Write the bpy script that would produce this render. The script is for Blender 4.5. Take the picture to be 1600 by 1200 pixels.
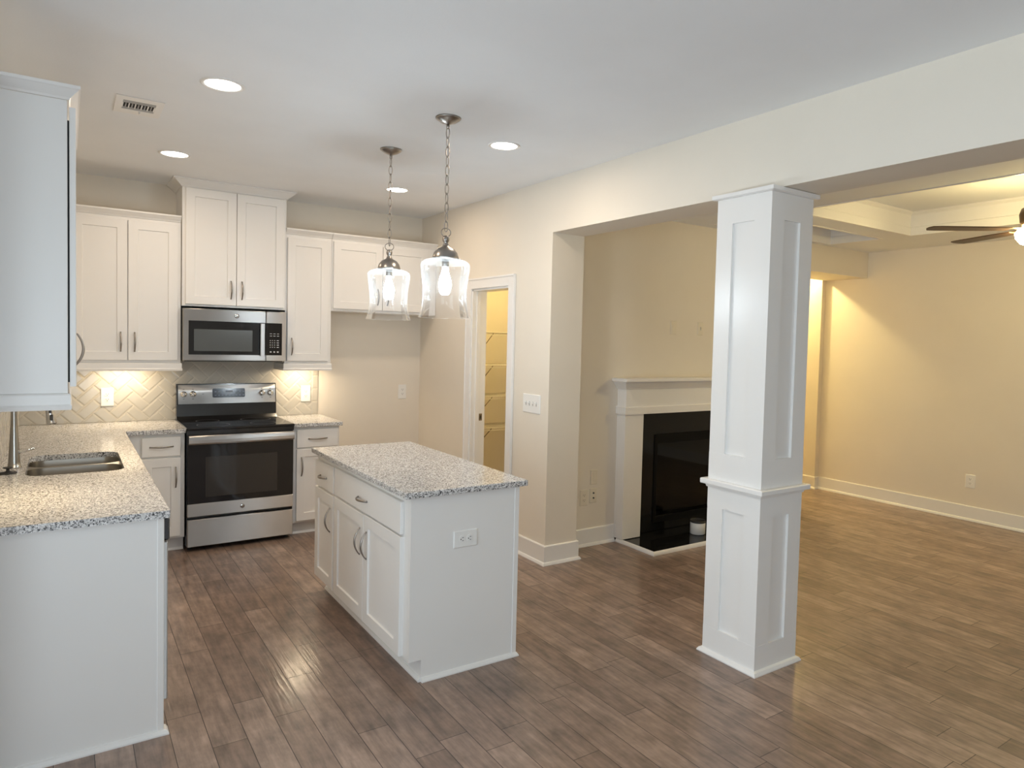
import bpy, bmesh, math, random
from mathutils import Matrix, Vector
PI = math.pi
random.seed(7)
for o in list(bpy.data.objects):
    bpy.data.objects.remove(o)
sc = bpy.context.scene
COL = sc.collection

# ------------------------------------------------------------------ camera
F_PX, PX0, PY0 = 1082.2275, 864.1587, 578.7058
YAW, PITCH, ROLL = 0.6128575, -0.0415172, 0.0261237
CAM = Vector((-0.718, -6.3082, 1.6227))
fw = Vector((math.sin(YAW) * math.cos(PITCH), math.cos(YAW) * math.cos(PITCH), math.sin(PITCH)))
rt = Vector((math.cos(YAW), -math.sin(YAW), 0))
up = rt.cross(fw)
r2 = rt * math.cos(ROLL) + up * math.sin(ROLL)
u2 = -rt * math.sin(ROLL) + up * math.cos(ROLL)
cd = bpy.data.cameras.new('camera')
cd.sensor_fit = 'HORIZONTAL'
cd.sensor_width = 36.0
cd.lens = F_PX / 1600 * 36.0
cd.shift_x = -(PX0 - 800) / 1600
cd.shift_y = (PY0 - 600) / 1600
cd.clip_start = 0.05
cam = bpy.data.objects.new('camera', cd)
COL.objects.link(cam)
cam.matrix_world = Matrix(((r2.x, u2.x, -fw.x, CAM.x), (r2.y, u2.y, -fw.y, CAM.y), (r2.z, u2.z, -fw.z, CAM.z), (0, 0, 0, 1)))
sc.camera = cam

# ------------------------------------------------------------------ world, view
w = bpy.data.worlds.new('world')
sc.world = w
w.use_nodes = True
bg = w.node_tree.nodes['Background']
bg.inputs['Color'].default_value = (0.72, 0.85, 1.0, 1)
bg.inputs['Strength'].default_value = 1.3
sc.view_settings.view_transform = 'Standard'
sc.view_settings.look = 'None'
sc.view_settings.gamma = 1.0
sc.view_settings.use_curve_mapping = False
sc.view_settings.exposure = 0.09
try:
    sc.cycles.use_denoising = True
    sc.cycles.sample_clamp_indirect = 6.0
    sc.cycles.max_bounces = 10
    sc.cycles.diffuse_bounces = 6
    sc.cycles.transparent_max_bounces = 16
    sc.cycles.caustics_reflective = False
    sc.cycles.caustics_refractive = False
except Exception:
    pass


def area(name, loc, direction, sx, sy, power, color, shape='RECTANGLE', spread=PI):
    l = bpy.data.lights.new(name, 'AREA')
    l.shape = shape
    l.size = sx
    if shape in ('RECTANGLE', 'ELLIPSE'):
        l.size_y = sy
    l.energy = power
    l.color = color
    l.spread = spread
    o = bpy.data.objects.new(name, l)
    COL.objects.link(o)
    o.location = loc
    o.rotation_euler = Vector(direction).to_track_quat('-Z', 'Y').to_euler()
    return o


def point(name, loc, power, color, radius=0.05):
    l = bpy.data.lights.new(name, 'POINT')
    l.energy = power
    l.color = color
    l.shadow_soft_size = radius
    o = bpy.data.objects.new(name, l)
    COL.objects.link(o)
    o.location = loc
    return o


DAY = (0.78, 0.89, 1.0)
WARM = (1.0, 0.78, 0.33)
SOFT = (1.0, 0.79, 0.58)
# daylight standing just outside the breakfast nook's windows
area('window_daylight', (-2.42, -4.75, 1.3), (1, 0, 0.18), 2.1, 1.7, 58, DAY)
area('window_daylight', (-2.42, -7.3, 1.3), (1, 0, 0.18), 2.1, 1.7, 78, DAY)
area('window_daylight', (-0.7, -9.32, 1.3), (0, 1, 0.2), 2.2, 2.0, 54, DAY)

# ------------------------------------------------------------------ materials
MATS = {}


def node(nt, typ, **kw):
    n = nt.nodes.new(typ)
    for k, v in kw.items():
        setattr(n, k, v)
    return n


def mat(name, col, rough=0.5, metal=0.0, spec=0.5, bump=0.0, bscale=200, coat=0.0, var=0.0, vscale=3.0, emit=None, estr=0.0, aniso=0.0):
    m = bpy.data.materials.new(name)
    m.use_nodes = True
    nt = m.node_tree
    b = nt.nodes['Principled BSDF']
    b.inputs['Base Color'].default_value = (*col, 1)
    b.inputs['Roughness'].default_value = rough
    b.inputs['Metallic'].default_value = metal
    b.inputs['Specular IOR Level'].default_value = spec
    b.inputs['Coat Weight'].default_value = coat
    b.inputs['Coat Roughness'].default_value = 0.08
    if aniso:
        b.inputs['Anisotropic'].default_value = aniso
        b.inputs['Anisotropic Rotation'].default_value = 0.25
        t = node(nt, 'ShaderNodeTangent', direction_type='RADIAL', axis='Z')
        nt.links.new(t.outputs[0], b.inputs['Tangent'])
    if emit:
        b.inputs['Emission Color'].default_value = (*emit, 1)
        b.inputs['Emission Strength'].default_value = estr
    tc = None
    if var:
        tc = node(nt, 'ShaderNodeTexCoord')
        n = node(nt, 'ShaderNodeTexNoise')
        n.inputs['Scale'].default_value = vscale
        n.inputs['Detail'].default_value = 4
        r = node(nt, 'ShaderNodeValToRGB')
        r.color_ramp.elements[0].position = 0.3
        r.color_ramp.elements[1].position = 0.7
        r.color_ramp.elements[0].color = (*[c * (1 - var) for c in col], 1)
        r.color_ramp.elements[1].color = (*[min(1, c * (1 + var)) for c in col], 1)
        nt.links.new(tc.outputs['Object'], n.inputs['Vector'])
        nt.links.new(n.outputs['Fac'], r.inputs['Fac'])
        nt.links.new(r.outputs['Color'], b.inputs['Base Color'])
    if bump:
        tc = tc or node(nt, 'ShaderNodeTexCoord')
        n = node(nt, 'ShaderNodeTexNoise')
        n.inputs['Scale'].default_value = bscale
        n.inputs['Detail'].default_value = 3
        bp = node(nt, 'ShaderNodeBump')
        bp.inputs['Strength'].default_value = bump
        bp.inputs['Distance'].default_value = 0.002
        nt.links.new(tc.outputs['Object'], n.inputs['Vector'])
        nt.links.new(n.outputs['Fac'], bp.inputs['Height'])
        nt.links.new(bp.outputs['Normal'], b.inputs['Normal'])
    MATS[name] = m
    return m


M_WALL = mat('beige wall paint', (0.76, 0.70, 0.605), 0.62, bump=0.18, bscale=140, var=0.015)
M_CEIL = mat('white ceiling paint', (0.83, 0.845, 0.86), 0.75, bump=0.2, bscale=110, var=0.015)
M_CAB = mat('white cabinet paint', (0.80, 0.785, 0.76), 0.32, bump=0.02, bscale=60, var=0.008)
M_TRIM = mat('white trim paint', (0.82, 0.805, 0.78), 0.30, bump=0.02, bscale=50, var=0.008)
M_STEEL = mat('brushed stainless steel', (0.50, 0.485, 0.465), 0.38, 1.0, aniso=1.0, var=0.03, vscale=6)
M_SINK = mat('satin sink steel', (0.36, 0.335, 0.30), 0.30, 1.0, bump=0.02, bscale=300)
M_NICKEL = mat('brushed nickel', (0.34, 0.315, 0.29), 0.30, 1.0, bump=0.01, bscale=400)
M_CHROME = mat('polished chrome', (0.72, 0.72, 0.72), 0.10, 1.0, bump=0.005, bscale=200)
M_FAUCET = mat('dark faucet steel', (0.42, 0.41, 0.39), 0.24, 1.0, bump=0.01, bscale=200)
M_BLACK = mat('black enamel', (0.012, 0.012, 0.013), 0.22, coat=0.3, bump=0.01, bscale=90)
M_BGLASS = mat('black glass', (0.008, 0.008, 0.010), 0.05, spec=0.6, bump=0.003, bscale=20)
M_OVENWIN = mat('oven window glass', (0.030, 0.028, 0.027), 0.07, spec=0.6, bump=0.003, bscale=20)
M_MWWIN = mat('microwave window screen', (0.075, 0.08, 0.078), 0.22, spec=0.5, bump=0.05, bscale=900)
M_DISPLAY = mat('blue black display', (0.02, 0.028, 0.045), 0.12, bump=0.01, bscale=80)
M_MARK = mat('grey printed marks', (0.55, 0.56, 0.57), 0.5, bump=0.01)
M_DARKMARK = mat('dark printed marks', (0.10, 0.10, 0.10), 0.5, bump=0.01)
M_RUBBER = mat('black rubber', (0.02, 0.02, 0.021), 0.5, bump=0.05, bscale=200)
M_PLATE = mat('white plastic plate', (0.82, 0.81, 0.78), 0.35, bump=0.01)
M_PLATE2 = mat('cream plastic plate', (0.74, 0.68, 0.56), 0.4, bump=0.01)
M_SLOT = mat('dark socket slots', (0.03, 0.028, 0.025), 0.6, bump=0.01)
M_GREYSLOT = mat('toggle recess grey', (0.50, 0.49, 0.47), 0.5, bump=0.01)
M_GROUT = mat('pale grout', (0.60, 0.56, 0.48), 0.8, bump=0.1, bscale=300)
M_TILE = mat('grey glazed tile', (0.47, 0.445, 0.395), 0.13, bump=0.03, bscale=25, var=0.05, vscale=5)
M_HEARTH = mat('black polished granite', (0.006, 0.006, 0.006), 0.09, spec=0.3, bump=0.01, bscale=40)
M_FIREBOX = mat('black firebox metal', (0.004, 0.004, 0.004), 0.6, spec=0.12, bump=0.15, bscale=90)
M_LOG = mat('dark red ceramic log', (0.10, 0.028, 0.016), 0.85, bump=0.6, bscale=30, var=0.5, vscale=14)
M_WIRE = mat('white coated wire', (0.80, 0.77, 0.70), 0.4, bump=0.01)
M_BRACE = mat('grey brace metal', (0.32, 0.28, 0.22), 0.45, 0.4, bump=0.01)
M_BLADE = mat('dark walnut blade', (0.055, 0.028, 0.014), 0.45, bump=0.1, bscale=60, var=0.25, vscale=8)
M_BRONZE = mat('bronze metal', (0.10, 0.065, 0.04), 0.4, 0.8, bump=0.01)
M_VENTDARK = mat('dark duct', (0.02, 0.02, 0.022), 0.8, bump=0.02)
M_VENTGREY = mat('grey vent damper', (0.38, 0.38, 0.38), 0.6, bump=0.02)
M_CANDLE = mat('pale candle tin', (0.70, 0.69, 0.66), 0.4, bump=0.02)
M_BRASS = mat('strike plate metal', (0.25, 0.21, 0.16), 0.4, 1.0, bump=0.01)
M_LENS = mat('lit downlight lens', (0.9, 0.9, 0.88), 0.5, emit=(1.0, 0.93, 0.84), estr=9.0, bump=0.01)
M_FANBOWL = mat('lit frosted fan bowl', (0.9, 0.85, 0.75), 0.4, emit=(1.0, 0.78, 0.36), estr=125.0, bump=0.01)
M_BULB = mat('lit white bulb', (0.9, 0.9, 0.9), 0.4, emit=(0.80, 0.92, 1.0), estr=140.0, bump=0.01)
M_FANGLASS = mat('lit fan light glass', (0.9, 0.85, 0.75), 0.4, emit=(1.0, 0.78, 0.36), estr=9.0, bump=0.01)


def floor_material():
    m = bpy.data.materials.new('dark hardwood planks')
    m.use_nodes = True
    nt = m.node_tree
    L = nt.links.new
    b = nt.nodes['Principled BSDF']
    tc = node(nt, 'ShaderNodeTexCoord')
    sp = node(nt, 'ShaderNodeSeparateXYZ')
    L(tc.outputs['Object'], sp.inputs[0])
    PW = 0.127

    def mth(op, a, b_=None, c=None):
        n = node(nt, 'ShaderNodeMath', operation=op)
        for i, v in enumerate((a, b_, c)):
            if v is None:
                continue
            if isinstance(v, (int, float)):
                n.inputs[i].default_value = v
            else:
                L(v, n.inputs[i])
        return n.outputs[0]
    row = mth('FLOOR', mth('DIVIDE', sp.outputs[0], PW))
    wn = node(nt, 'ShaderNodeTexWhiteNoise', noise_dimensions='1D')
    L(row, wn.inputs['W'])
    ys = mth('MULTIPLY_ADD', wn.outputs['Value'], 7.3, sp.outputs[1])
    cv = node(nt, 'ShaderNodeCombineXYZ')
    L(ys, cv.inputs[0])
    L(sp.outputs[0], cv.inputs[1])
    br = node(nt, 'ShaderNodeTexBrick')
    br.offset = 0.0
    br.inputs['Scale'].default_value = 1.0
    br.inputs['Brick Width'].default_value = 0.95
    br.inputs['Row Height'].default_value = PW
    br.inputs['Mortar Size'].default_value = 0.0016
    br.inputs['Mortar Smooth'].default_value = 0.4
    br.inputs['Bias'].default_value = 0.0
    br.inputs['Color1'].default_value = (0.200, 0.136, 0.102, 1)
    br.inputs['Color2'].default_value = (0.312, 0.222, 0.172, 1)
    br.inputs['Mortar'].default_value = (0.035, 0.022, 0.015, 1)
    L(cv.outputs[0], br.inputs['Vector'])
    # grain
    gm = node(nt, 'ShaderNodeMapping')
    gm.inputs['Scale'].default_value = (16, 2.2, 1)
    L(tc.outputs['Object'], gm.inputs['Vector'])
    ng = node(nt, 'ShaderNodeTexNoise')
    ng.inputs['Scale'].default_value = 2.2
    ng.inputs['Detail'].default_value = 5
    ng.inputs['Roughness'].default_value = 0.6
    L(gm.outputs[0], ng.inputs['Vector'])
    nb = node(nt, 'ShaderNodeTexNoise')
    nb.inputs['Scale'].default_value = 7.0
    nb.inputs['Detail'].default_value = 3
    nb.inputs['Roughness'].default_value = 0.65
    L(cv.outputs[0], nb.inputs['Vector'])
    f1 = mth('MULTIPLY_ADD', ng.outputs['Fac'], 1.7, 0.15)
    f2 = mth('MULTIPLY_ADD', nb.outputs['Fac'], 1.2, 0.40)
    fac = mth('MULTIPLY', f1, f2)
    mx = node(nt, 'ShaderNodeMix', data_type='RGBA', blend_type='MULTIPLY')
    mx.inputs['Factor'].default_value = 1.0
    L(br.outputs['Color'], mx.inputs[6])
    cc = node(nt, 'ShaderNodeCombineColor')
    for i in range(3):
        L(fac, cc.inputs[i])
    L(cc.outputs[0], mx.inputs[7])
    L(mx.outputs[2], b.inputs['Base Color'])
    rg = mth('MULTIPLY_ADD', ng.outputs['Fac'], 0.22, 0.36)
    L(rg, b.inputs['Roughness'])
    b.inputs['Coat Weight'].default_value = 0.55
    b.inputs['Coat Roughness'].default_value = 0.17
    b.inputs['Coat IOR'].default_value = 1.5
    b.inputs['Specular IOR Level'].default_value = 0.35
    # hand scraped waves and seams
    hm = node(nt, 'ShaderNodeMapping')
    hm.inputs['Scale'].default_value = (55, 2.6, 1)
    L(tc.outputs['Object'], hm.inputs['Vector'])
    hn = node(nt, 'ShaderNodeTexNoise')
    hn.inputs['Scale'].default_value = 1.0
    hn.inputs['Detail'].default_value = 2
    L(hm.outputs[0], hn.inputs['Vector'])
    h = mth('ADD', mth('MULTIPLY', hn.outputs['Fac'], 0.5), mth('MULTIPLY', br.outputs['Fac'], -0.9))
    bp = node(nt, 'ShaderNodeBump')
    bp.inputs['Strength'].default_value = 0.7
    bp.inputs['Distance'].default_value = 0.003
    L(h, bp.inputs['Height'])
    L(bp.outputs['Normal'], b.inputs['Normal'])
    L(bp.outputs['Normal'], b.inputs['Coat Normal'])
    return m


def granite_material():
    m = bpy.data.materials.new('speckled grey granite')
    m.use_nodes = True
    nt = m.node_tree
    L = nt.links.new
    b = nt.nodes['Principled BSDF']
    tc = node(nt, 'ShaderNodeTexCoord')
    v = node(nt, 'ShaderNodeTexVoronoi')
    v.inputs['Scale'].default_value = 230
    v.inputs['Randomness'].default_value = 1.0
    n0 = node(nt, 'ShaderNodeTexNoise')
    n0.inputs['Scale'].default_value = 90
    n0.inputs['Detail'].default_value = 3
    L(tc.outputs['Object'], n0.inputs['Vector'])
    mixv = node(nt, 'ShaderNodeVectorMath', operation='MULTIPLY_ADD')
    mixv.inputs[1].default_value = (0.012, 0.012, 0.012)
    L(n0.outputs['Color'], mixv.inputs[0])
    L(tc.outputs['Object'], mixv.inputs[2])
    L(mixv.outputs[0], v.inputs['Vector'])
    sep = node(nt, 'ShaderNodeSeparateColor')
    L(v.outputs['Color'], sep.inputs[0])
    r = node(nt, 'ShaderNodeValToRGB')
    r.color_ramp.interpolation = 'CONSTANT'
    els = r.color_ramp.elements
    els[0].position = 0.0
    els[0].color = (0.045, 0.045, 0.048, 1)
    els[1].position = 0.10
    els[1].color = (0.17, 0.165, 0.16, 1)
    for p, c in ((0.24, (0.40, 0.395, 0.39)), (0.46, (0.62, 0.61, 0.60)), (0.72, (0.78, 0.77, 0.755))):
        e = els.new(p)
        e.color = (*c, 1)
    L(sep.outputs[0], r.inputs['Fac'])
    L(r.outputs['Color'], b.inputs['Base Color'])
    b.inputs['Roughness'].default_value = 0.14
    b.inputs['Specular IOR Level'].default_value = 0.5
    return m


def thin_glass(name, tint, milk, edge=1.0, refl=1.0, gloss=1.0):
    m = bpy.data.materials.new(name)
    m.use_nodes = True
    nt = m.node_tree
    L = nt.links.new
    nt.nodes.remove(nt.nodes['Principled BSDF'])
    out = nt.nodes['Material Output']
    tr = node(nt, 'ShaderNodeBsdfTransparent')
    tr.inputs[0].default_value = (*tint, 1)
    gl = node(nt, 'ShaderNodeBsdfGlossy')
    gl.inputs['Roughness'].default_value = 0.03
    gl.inputs[0].default_value = (refl, refl, refl, 1)
    fr = node(nt, 'ShaderNodeFresnel')
    fr.inputs[0].default_value = 1.5
    fm = node(nt, 'ShaderNodeMath', operation='MULTIPLY')
    fm.inputs[1].default_value = gloss
    L(fr.outputs[0], fm.inputs[0])
    mx = node(nt, 'ShaderNodeMixShader')
    L(fm.outputs[0], mx.inputs[0])
    L(tr.outputs[0], mx.inputs[1])
    L(gl.outputs[0], mx.inputs[2])
    last = mx
    if milk:
        tl = node(nt, 'ShaderNodeBsdfTranslucent')
        tl.inputs[0].default_value = (0.95, 0.98, 1, 1)
        df = node(nt, 'ShaderNodeBsdfDiffuse')
        df.inputs[0].default_value = (0.95, 0.98, 1, 1)
        ad = node(nt, 'ShaderNodeMixShader')
        L(tl.outputs[0], ad.inputs[1])
        L(df.outputs[0], ad.inputs[2])
        lw = node(nt, 'ShaderNodeLayerWeight')
        lw.inputs[0].default_value = 0.35
        ma = node(nt, 'ShaderNodeMath', operation='MULTIPLY_ADD')
        L(lw.outputs['Facing'], ma.inputs[0])
        ma.inputs[1].default_value = 0.30 * edge
        ma.inputs[2].default_value = milk
        m2 = node(nt, 'ShaderNodeMixShader')
        L(ma.outputs[0], m2.inputs[0])
        L(mx.outputs[0], m2.inputs[1])
        L(ad.outputs[0], m2.inputs[2])
        last = m2
    L(last.outputs[0], out.inputs['Surface'])
    return m


M_FLOOR = floor_material()
M_GRANITE = granite_material()
M_SHADE = thin_glass('clear pendant glass', (0.985, 0.99, 1.0), 0.010, 0.11, gloss=0.55)
M_RIM = thin_glass('milky pendant glass rim', (0.95, 0.98, 1.0), 0.06, 0.3, gloss=0.5)
M_PANE = thin_glass('window glass', (0.97, 0.99, 0.98), 0.0)
M_FIREGLASS = thin_glass('smoked fire glass', (0.30, 0.30, 0.30), 0.0, refl=0.6)

# ------------------------------------------------------------------ mesh builder


class MB:
    def __init__(self):
        self.v, self.f, self.s, self.m, self.mi = [], [], [], [], 0

    def add(self, vs, fs, smooth=False):
        b = len(self.v)
        self.v += [tuple(p) for p in vs]
        for f in fs:
            self.f.append(tuple(b + i for i in f))
            self.s.append(smooth)
            self.m.append(self.mi)
        return self

    def box(self, x0, x1, y0, y1, z0, z1, c=0.0):
        x0, x1 = min(x0, x1), max(x0, x1)
        y0, y1 = min(y0, y1), max(y0, y1)
        z0, z1 = min(z0, z1), max(z0, z1)
        if c <= 0:
            vs = [(x, y, z) for z in (z0, z1) for y in (y0, y1) for x in (x0, x1)]
            return self.add(vs, [(0, 2, 3, 1), (4, 5, 7, 6), (0, 1, 5, 4), (2, 6, 7, 3), (0, 4, 6, 2), (1, 3, 7, 5)])
        c = min(c, (x1 - x0) * .45, (y1 - y0) * .45, (z1 - z0) * .45)
        X, Y, Z = (x0, x1), (y0, y1), (z0, z1)
        vs, idx = [], {}
        for i in (0, 1):
            for j in (0, 1):
                for k in (0, 1):
                    sx, sy, sz = (1, -1)[i], (1, -1)[j], (1, -1)[k]
                    for a in range(3):
                        p = [X[i] + sx * c, Y[j] + sy * c, Z[k] + sz * c]
                        p[a] = (X[i], Y[j], Z[k])[a]
                        idx[i, j, k, a] = len(vs)
                        vs.append(p)
        fs = []
        R = [(0, 0), (1, 0), (1, 1), (0, 1)]
        for i in (0, 1):
            fs.append([idx[i, j, k, 0] for j, k in R])
            fs.append([idx[j, i, k, 1] for j, k in R])
            fs.append([idx[j, k, i, 2] for j, k in R])
        for i in (0, 1):
            for j in (0, 1):
                fs.append([idx[0, i, j, 1], idx[1, i, j, 1], idx[1, i, j, 2], idx[0, i, j, 2]])
                fs.append([idx[i, 0, j, 0], idx[i, 1, j, 0], idx[i, 1, j, 2], idx[i, 0, j, 2]])
                fs.append([idx[i, j, 0, 0], idx[i, j, 1, 0], idx[i, j, 1, 1], idx[i, j, 0, 1]])
        for i in (0, 1):
            for j in (0, 1):
                for k in (0, 1):
                    fs.append([idx[i, j, k, 0], idx[i, j, k, 1], idx[i, j, k, 2]])
        return self.add(vs, fs)

    def rings(self, rings, cap0=True, cap1=True, smooth=False, closed=True):
        n = len(rings[0])
        vs = [p for r in rings for p in r]
        fs = []
        for i in range(len(rings) - 1):
            for j in range(n if closed else n - 1):
                k = (j + 1) % n
                fs.append((i * n + j, i * n + k, (i + 1) * n + k, (i + 1) * n + j))
        self.add(vs, fs, smooth)
        if cap0:
            self.add(rings[0], [tuple(range(n))])
        if cap1:
            self.add(rings[-1], [tuple(range(n))])
        return self

    def lathe(self, prof, c=(0, 0, 0), n=32, axis='z', smooth=True, cap0=True, cap1=True):
        rings = []
        for r, h in prof:
            ring = []
            for i in range(n):
                a = 2 * PI * i / n
                p = (r * math.cos(a), r * math.sin(a), h)
                if axis == 'y':
                    p = (p[0], h, p[1])
                elif axis == 'x':
                    p = (h, p[0], p[1])
                ring.append((p[0] + c[0], p[1] + c[1], p[2] + c[2]))
            rings.append(ring)
        return self.rings(rings, cap0 and prof[0][0] > 1e-5, cap1 and prof[-1][0] > 1e-5, smooth)

    def tube(self, pts, r, n=10, flat=1.0, closed=False, smooth=True, ref=None):
        pts = [Vector(p) for p in pts]
        N = len(pts)
        rs = r if isinstance(r, (list, tuple)) else [r] * N
        rings = []
        prev = None
        for i, p in enumerate(pts):
            if closed:
                t = (pts[(i + 1) % N] - pts[i - 1]).normalized()
            else:
                t = (pts[min(i + 1, N - 1)] - pts[max(i - 1, 0)]).normalized()
            if ref is not None:
                a = Vector(ref)
            elif prev is None:
                a = Vector((0, 0, 1)) if abs(t.z) < .9 else Vector((1, 0, 0))
            else:
                a = prev
            a = (a - t * a.dot(t)).normalized()
            prev = a
            b = t.cross(a)
            rings.append([p + a * (rs[i] * math.cos(2 * PI * k / n)) + b * (rs[i] * flat * math.sin(2 * PI * k / n)) for k in range(n)])
        if closed:
            rings.append(rings[0])
        return self.rings(rings, not closed, not closed, smooth)

    def sweep(self, path, prof, side=1, closed=False, smooth=False):
        """a moulding: PROF is a closed outline of (out, z) carried along the plan path with mitred corners"""
        P = [Vector((p[0], p[1])) for p in path]
        N = len(P)
        z0 = path[0][2] if len(path[0]) > 2 else 0.0
        rings = []
        for i in range(N):
            d0 = d1 = None
            if closed or i > 0:
                d0 = (P[i] - P[i - 1]).normalized()
            if closed or i < N - 1:
                d1 = (P[(i + 1) % N] - P[i]).normalized()
            d0 = d0 or d1
            d1 = d1 or d0
            n0 = Vector((-d0.y, d0.x)) * side
            n1 = Vector((-d1.y, d1.x)) * side
            m = (n0 + n1)
            m = m / max(1e-6, (1 + n0.dot(n1)))
            rings.append([(P[i].x + m.x * o, P[i].y + m.y * o, z0 + z) for o, z in prof])
        if closed:
            rings.append(rings[0])
        return self.rings(rings, not closed, not closed, smooth)

    def prism(self, poly, z0, z1):
        return self.rings([[(x, y, z0) for x, y in poly], [(x, y, z1) for x, y in poly]])

    def door(self, x0, x1, z0, z1, yb=0.0, t=0.02, rail=0.062, rec=0.009, c=0.002):
        """a shaker front facing -y: raised stiles and rails round a recessed panel"""
        yf = yb - t

        def ring(i, y):
            return [(x0 + i, y, z0 + i), (x1 - i, y, z0 + i), (x1 - i, y, z1 - i), (x0 + i, y, z1 - i)]
        return self.rings([ring(0, yb), ring(0, yf + c), ring(c, yf), ring(rail, yf), ring(rail + 0.003, yf + rec)])

    def slabfront(self, x0, x1, z0, z1, yb=0.0, t=0.02, c=0.003):
        return self.box(x0, x1, yb - t, yb, z0, z1, c)

    def bow(self, x, z, vertical=True, L=0.135, y0=-0.02, out=0.030):
        pts, rs = [], []
        for i in range(17):
            t = i / 16
            s = (t - .5) * L
            o = out * math.sin(PI * t) ** 0.75
            pts.append((x, y0 - o - 0.001, z + s) if vertical else (x + s, y0 - o - 0.001, z))
            rs.append(0.0042 + 0.0022 * math.sin(PI * t))
        rs[0] = rs[-1] = 0.0055
        return self.tube(pts, rs, 10, 0.8, ref=(1, 0, 0) if vertical else (0, 0, 1))

    def xf(self, M, a=0):
        self.v[a:] = [tuple(M @ Vector(p)) for p in self.v[a:]]
        return self

    def build(self, name, material, parent=None, origin=(0, 0, 0)):
        me = bpy.data.meshes.new(name)
        o0 = Vector(origin)
        me.from_pydata([tuple(Vector(p) - o0) for p in self.v], [], self.f)
        for i, s in enumerate(self.s):
            me.polygons[i].use_smooth = s
            me.polygons[i].material_index = self.m[i]
        bm = bmesh.new()
        bm.from_mesh(me)
        bmesh.ops.remove_doubles(bm, verts=bm.verts, dist=1e-6)
        bmesh.ops.recalc_face_normals(bm, faces=bm.faces)
        bm.to_mesh(me)
        bm.free()
        for mt in (material if isinstance(material, (list, tuple)) else (material,)):
            me.materials.append(mt)
        o = bpy.data.objects.new(name, me)
        COL.objects.link(o)
        if parent is not None:
            o.parent = parent
        else:
            o.location = o0
        return o


def tag(o, label, cat, group=None, kind=None):
    if label:
        o['label'] = label
    if cat:
        o['category'] = cat
    if group:
        o['group'] = group
    if kind:
        o['kind'] = kind
    return o


def thing(name, label, cat, loc=(0, 0, 0), rz=0.0, group=None):
    o = bpy.data.objects.new(name, None)
    o.empty_display_size = 0.1
    COL.objects.link(o)
    o.location = loc
    o.rotation_euler = (0, 0, rz)
    return tag(o, label, cat, group)


def struct(name, mb, m, parent=None):
    o = mb.build(name, m, parent)
    if parent is None:
        o['kind'] = 'structure'
    return o


def part(o, label):
    o['label'] = label
    return o


def copy_tree(o, loc, rz=None, label=None):
    c = o.copy()
    COL.objects.link(c)
    c.location = loc
    if rz is not None:
        c.rotation_euler = (0, 0, rz)
    if label:
        c['label'] = label
    for ch in [x for x in bpy.data.objects if x.parent == o]:
        d = ch.copy()
        COL.objects.link(d)
        d.parent = c
        for g in [x for x in bpy.data.objects if x.parent == ch]:
            e = g.copy()
            COL.objects.link(e)
            e.parent = d
    return c


def slab(outer, holes, z0, z1):
    """a flat plate with holes (plan loops)"""
    bm = bmesh.new()
    loops = []
    for lp in [outer] + holes:
        vs = [bm.verts.new((x, y, z1)) for x, y in lp]
        for i in range(len(vs)):
            bm.edges.new((vs[i], vs[(i + 1) % len(vs)]))
        loops.append(lp)
    bmesh.ops.triangle_fill(bm, use_beauty=True, use_dissolve=False, edges=bm.edges[:])
    bm.verts.ensure_lookup_table()
    bm.verts.index_update()
    mb = MB()
    vs = [tuple(v.co) for v in bm.verts]
    fs = [tuple(v.index for v in f.verts) for f in bm.faces]
    bm.free()
    mb.add(vs, fs)
    mb.add([(x, y, z0) for x, y, z in vs], fs)
    for lp in loops:
        n = len(lp)
        mb.add([(x, y, z0) for x, y in lp] + [(x, y, z1) for x, y in lp], [(i, (i + 1) % n, n + (i + 1) % n, n + i) for i in range(n)])
    return mb


def rrect(x0, x1, y0, y1, r, n=6):
    out = []
    for cx, cy, a0 in ((x1 - r, y1 - r, 0), (x0 + r, y1 - r, 90), (x0 + r, y0 + r, 180), (x1 - r, y0 + r, 270)):
        for i in range(n + 1):
            a = math.radians(a0 + 90 * i / n)
            out.append((cx + r * math.cos(a), cy + r * math.sin(a)))
    return out


def wall(axis, t0, t1, a0, a1, z0, z1, openings=()):
    """a straight wall along AXIS ('x' or 'y') with rectangular openings (a0, a1, z0, z1), one mesh"""
    mb = MB()
    A = sorted({a0, a1, *[o[0] for o in openings], *[o[1] for o in openings]})
    Z = sorted({z0, z1, *[o[2] for o in openings], *[o[3] for o in openings]})

    def solid(i, j):
        if not (0 <= i < len(A) - 1 and 0 <= j < len(Z) - 1):
            return False
        ca, cz = (A[i] + A[i + 1]) / 2, (Z[j] + Z[j + 1]) / 2
        return not any(o[0] < ca < o[1] and o[2] < cz < o[3] for o in openings)

    def P(a, t, z):
        return (a, t, z) if axis == 'x' else (t, a, z)
    for i in range(len(A) - 1):
        for j in range(len(Z) - 1):
            if not solid(i, j):
                continue
            q = [(A[i], Z[j]), (A[i + 1], Z[j]), (A[i + 1], Z[j + 1]), (A[i], Z[j + 1])]
            for t in (t0, t1):
                mb.add([P(a, t, z) for a, z in q], [(0, 1, 2, 3)])
            for (di, dj), (m, n) in (((0, -1), (0, 1)), ((1, 0), (1, 2)), ((0, 1), (2, 3)), ((-1, 0), (3, 0))):
                if not solid(i + di, j + dj):
                    mb.add([P(*((q[m][0], t0, q[m][1]))), P(q[n][0], t0, q[n][1]), P(q[n][0], t1, q[n][1]), P(q[m][0], t1, q[m][1])], [(0, 1, 2, 3)])
    return mb


# ------------------------------------------------------------------ the setting
H = 2.782         # kitchen ceiling
HB = 2.400        # underside of the beam
HF = 2.675        # family room soffit
XR, XR2 = 2.117, 2.400
XL = -1.007
XFR = 6.42
YF = -2.0         # fireplace wall
YJ = -2.23        # jamb

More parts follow.
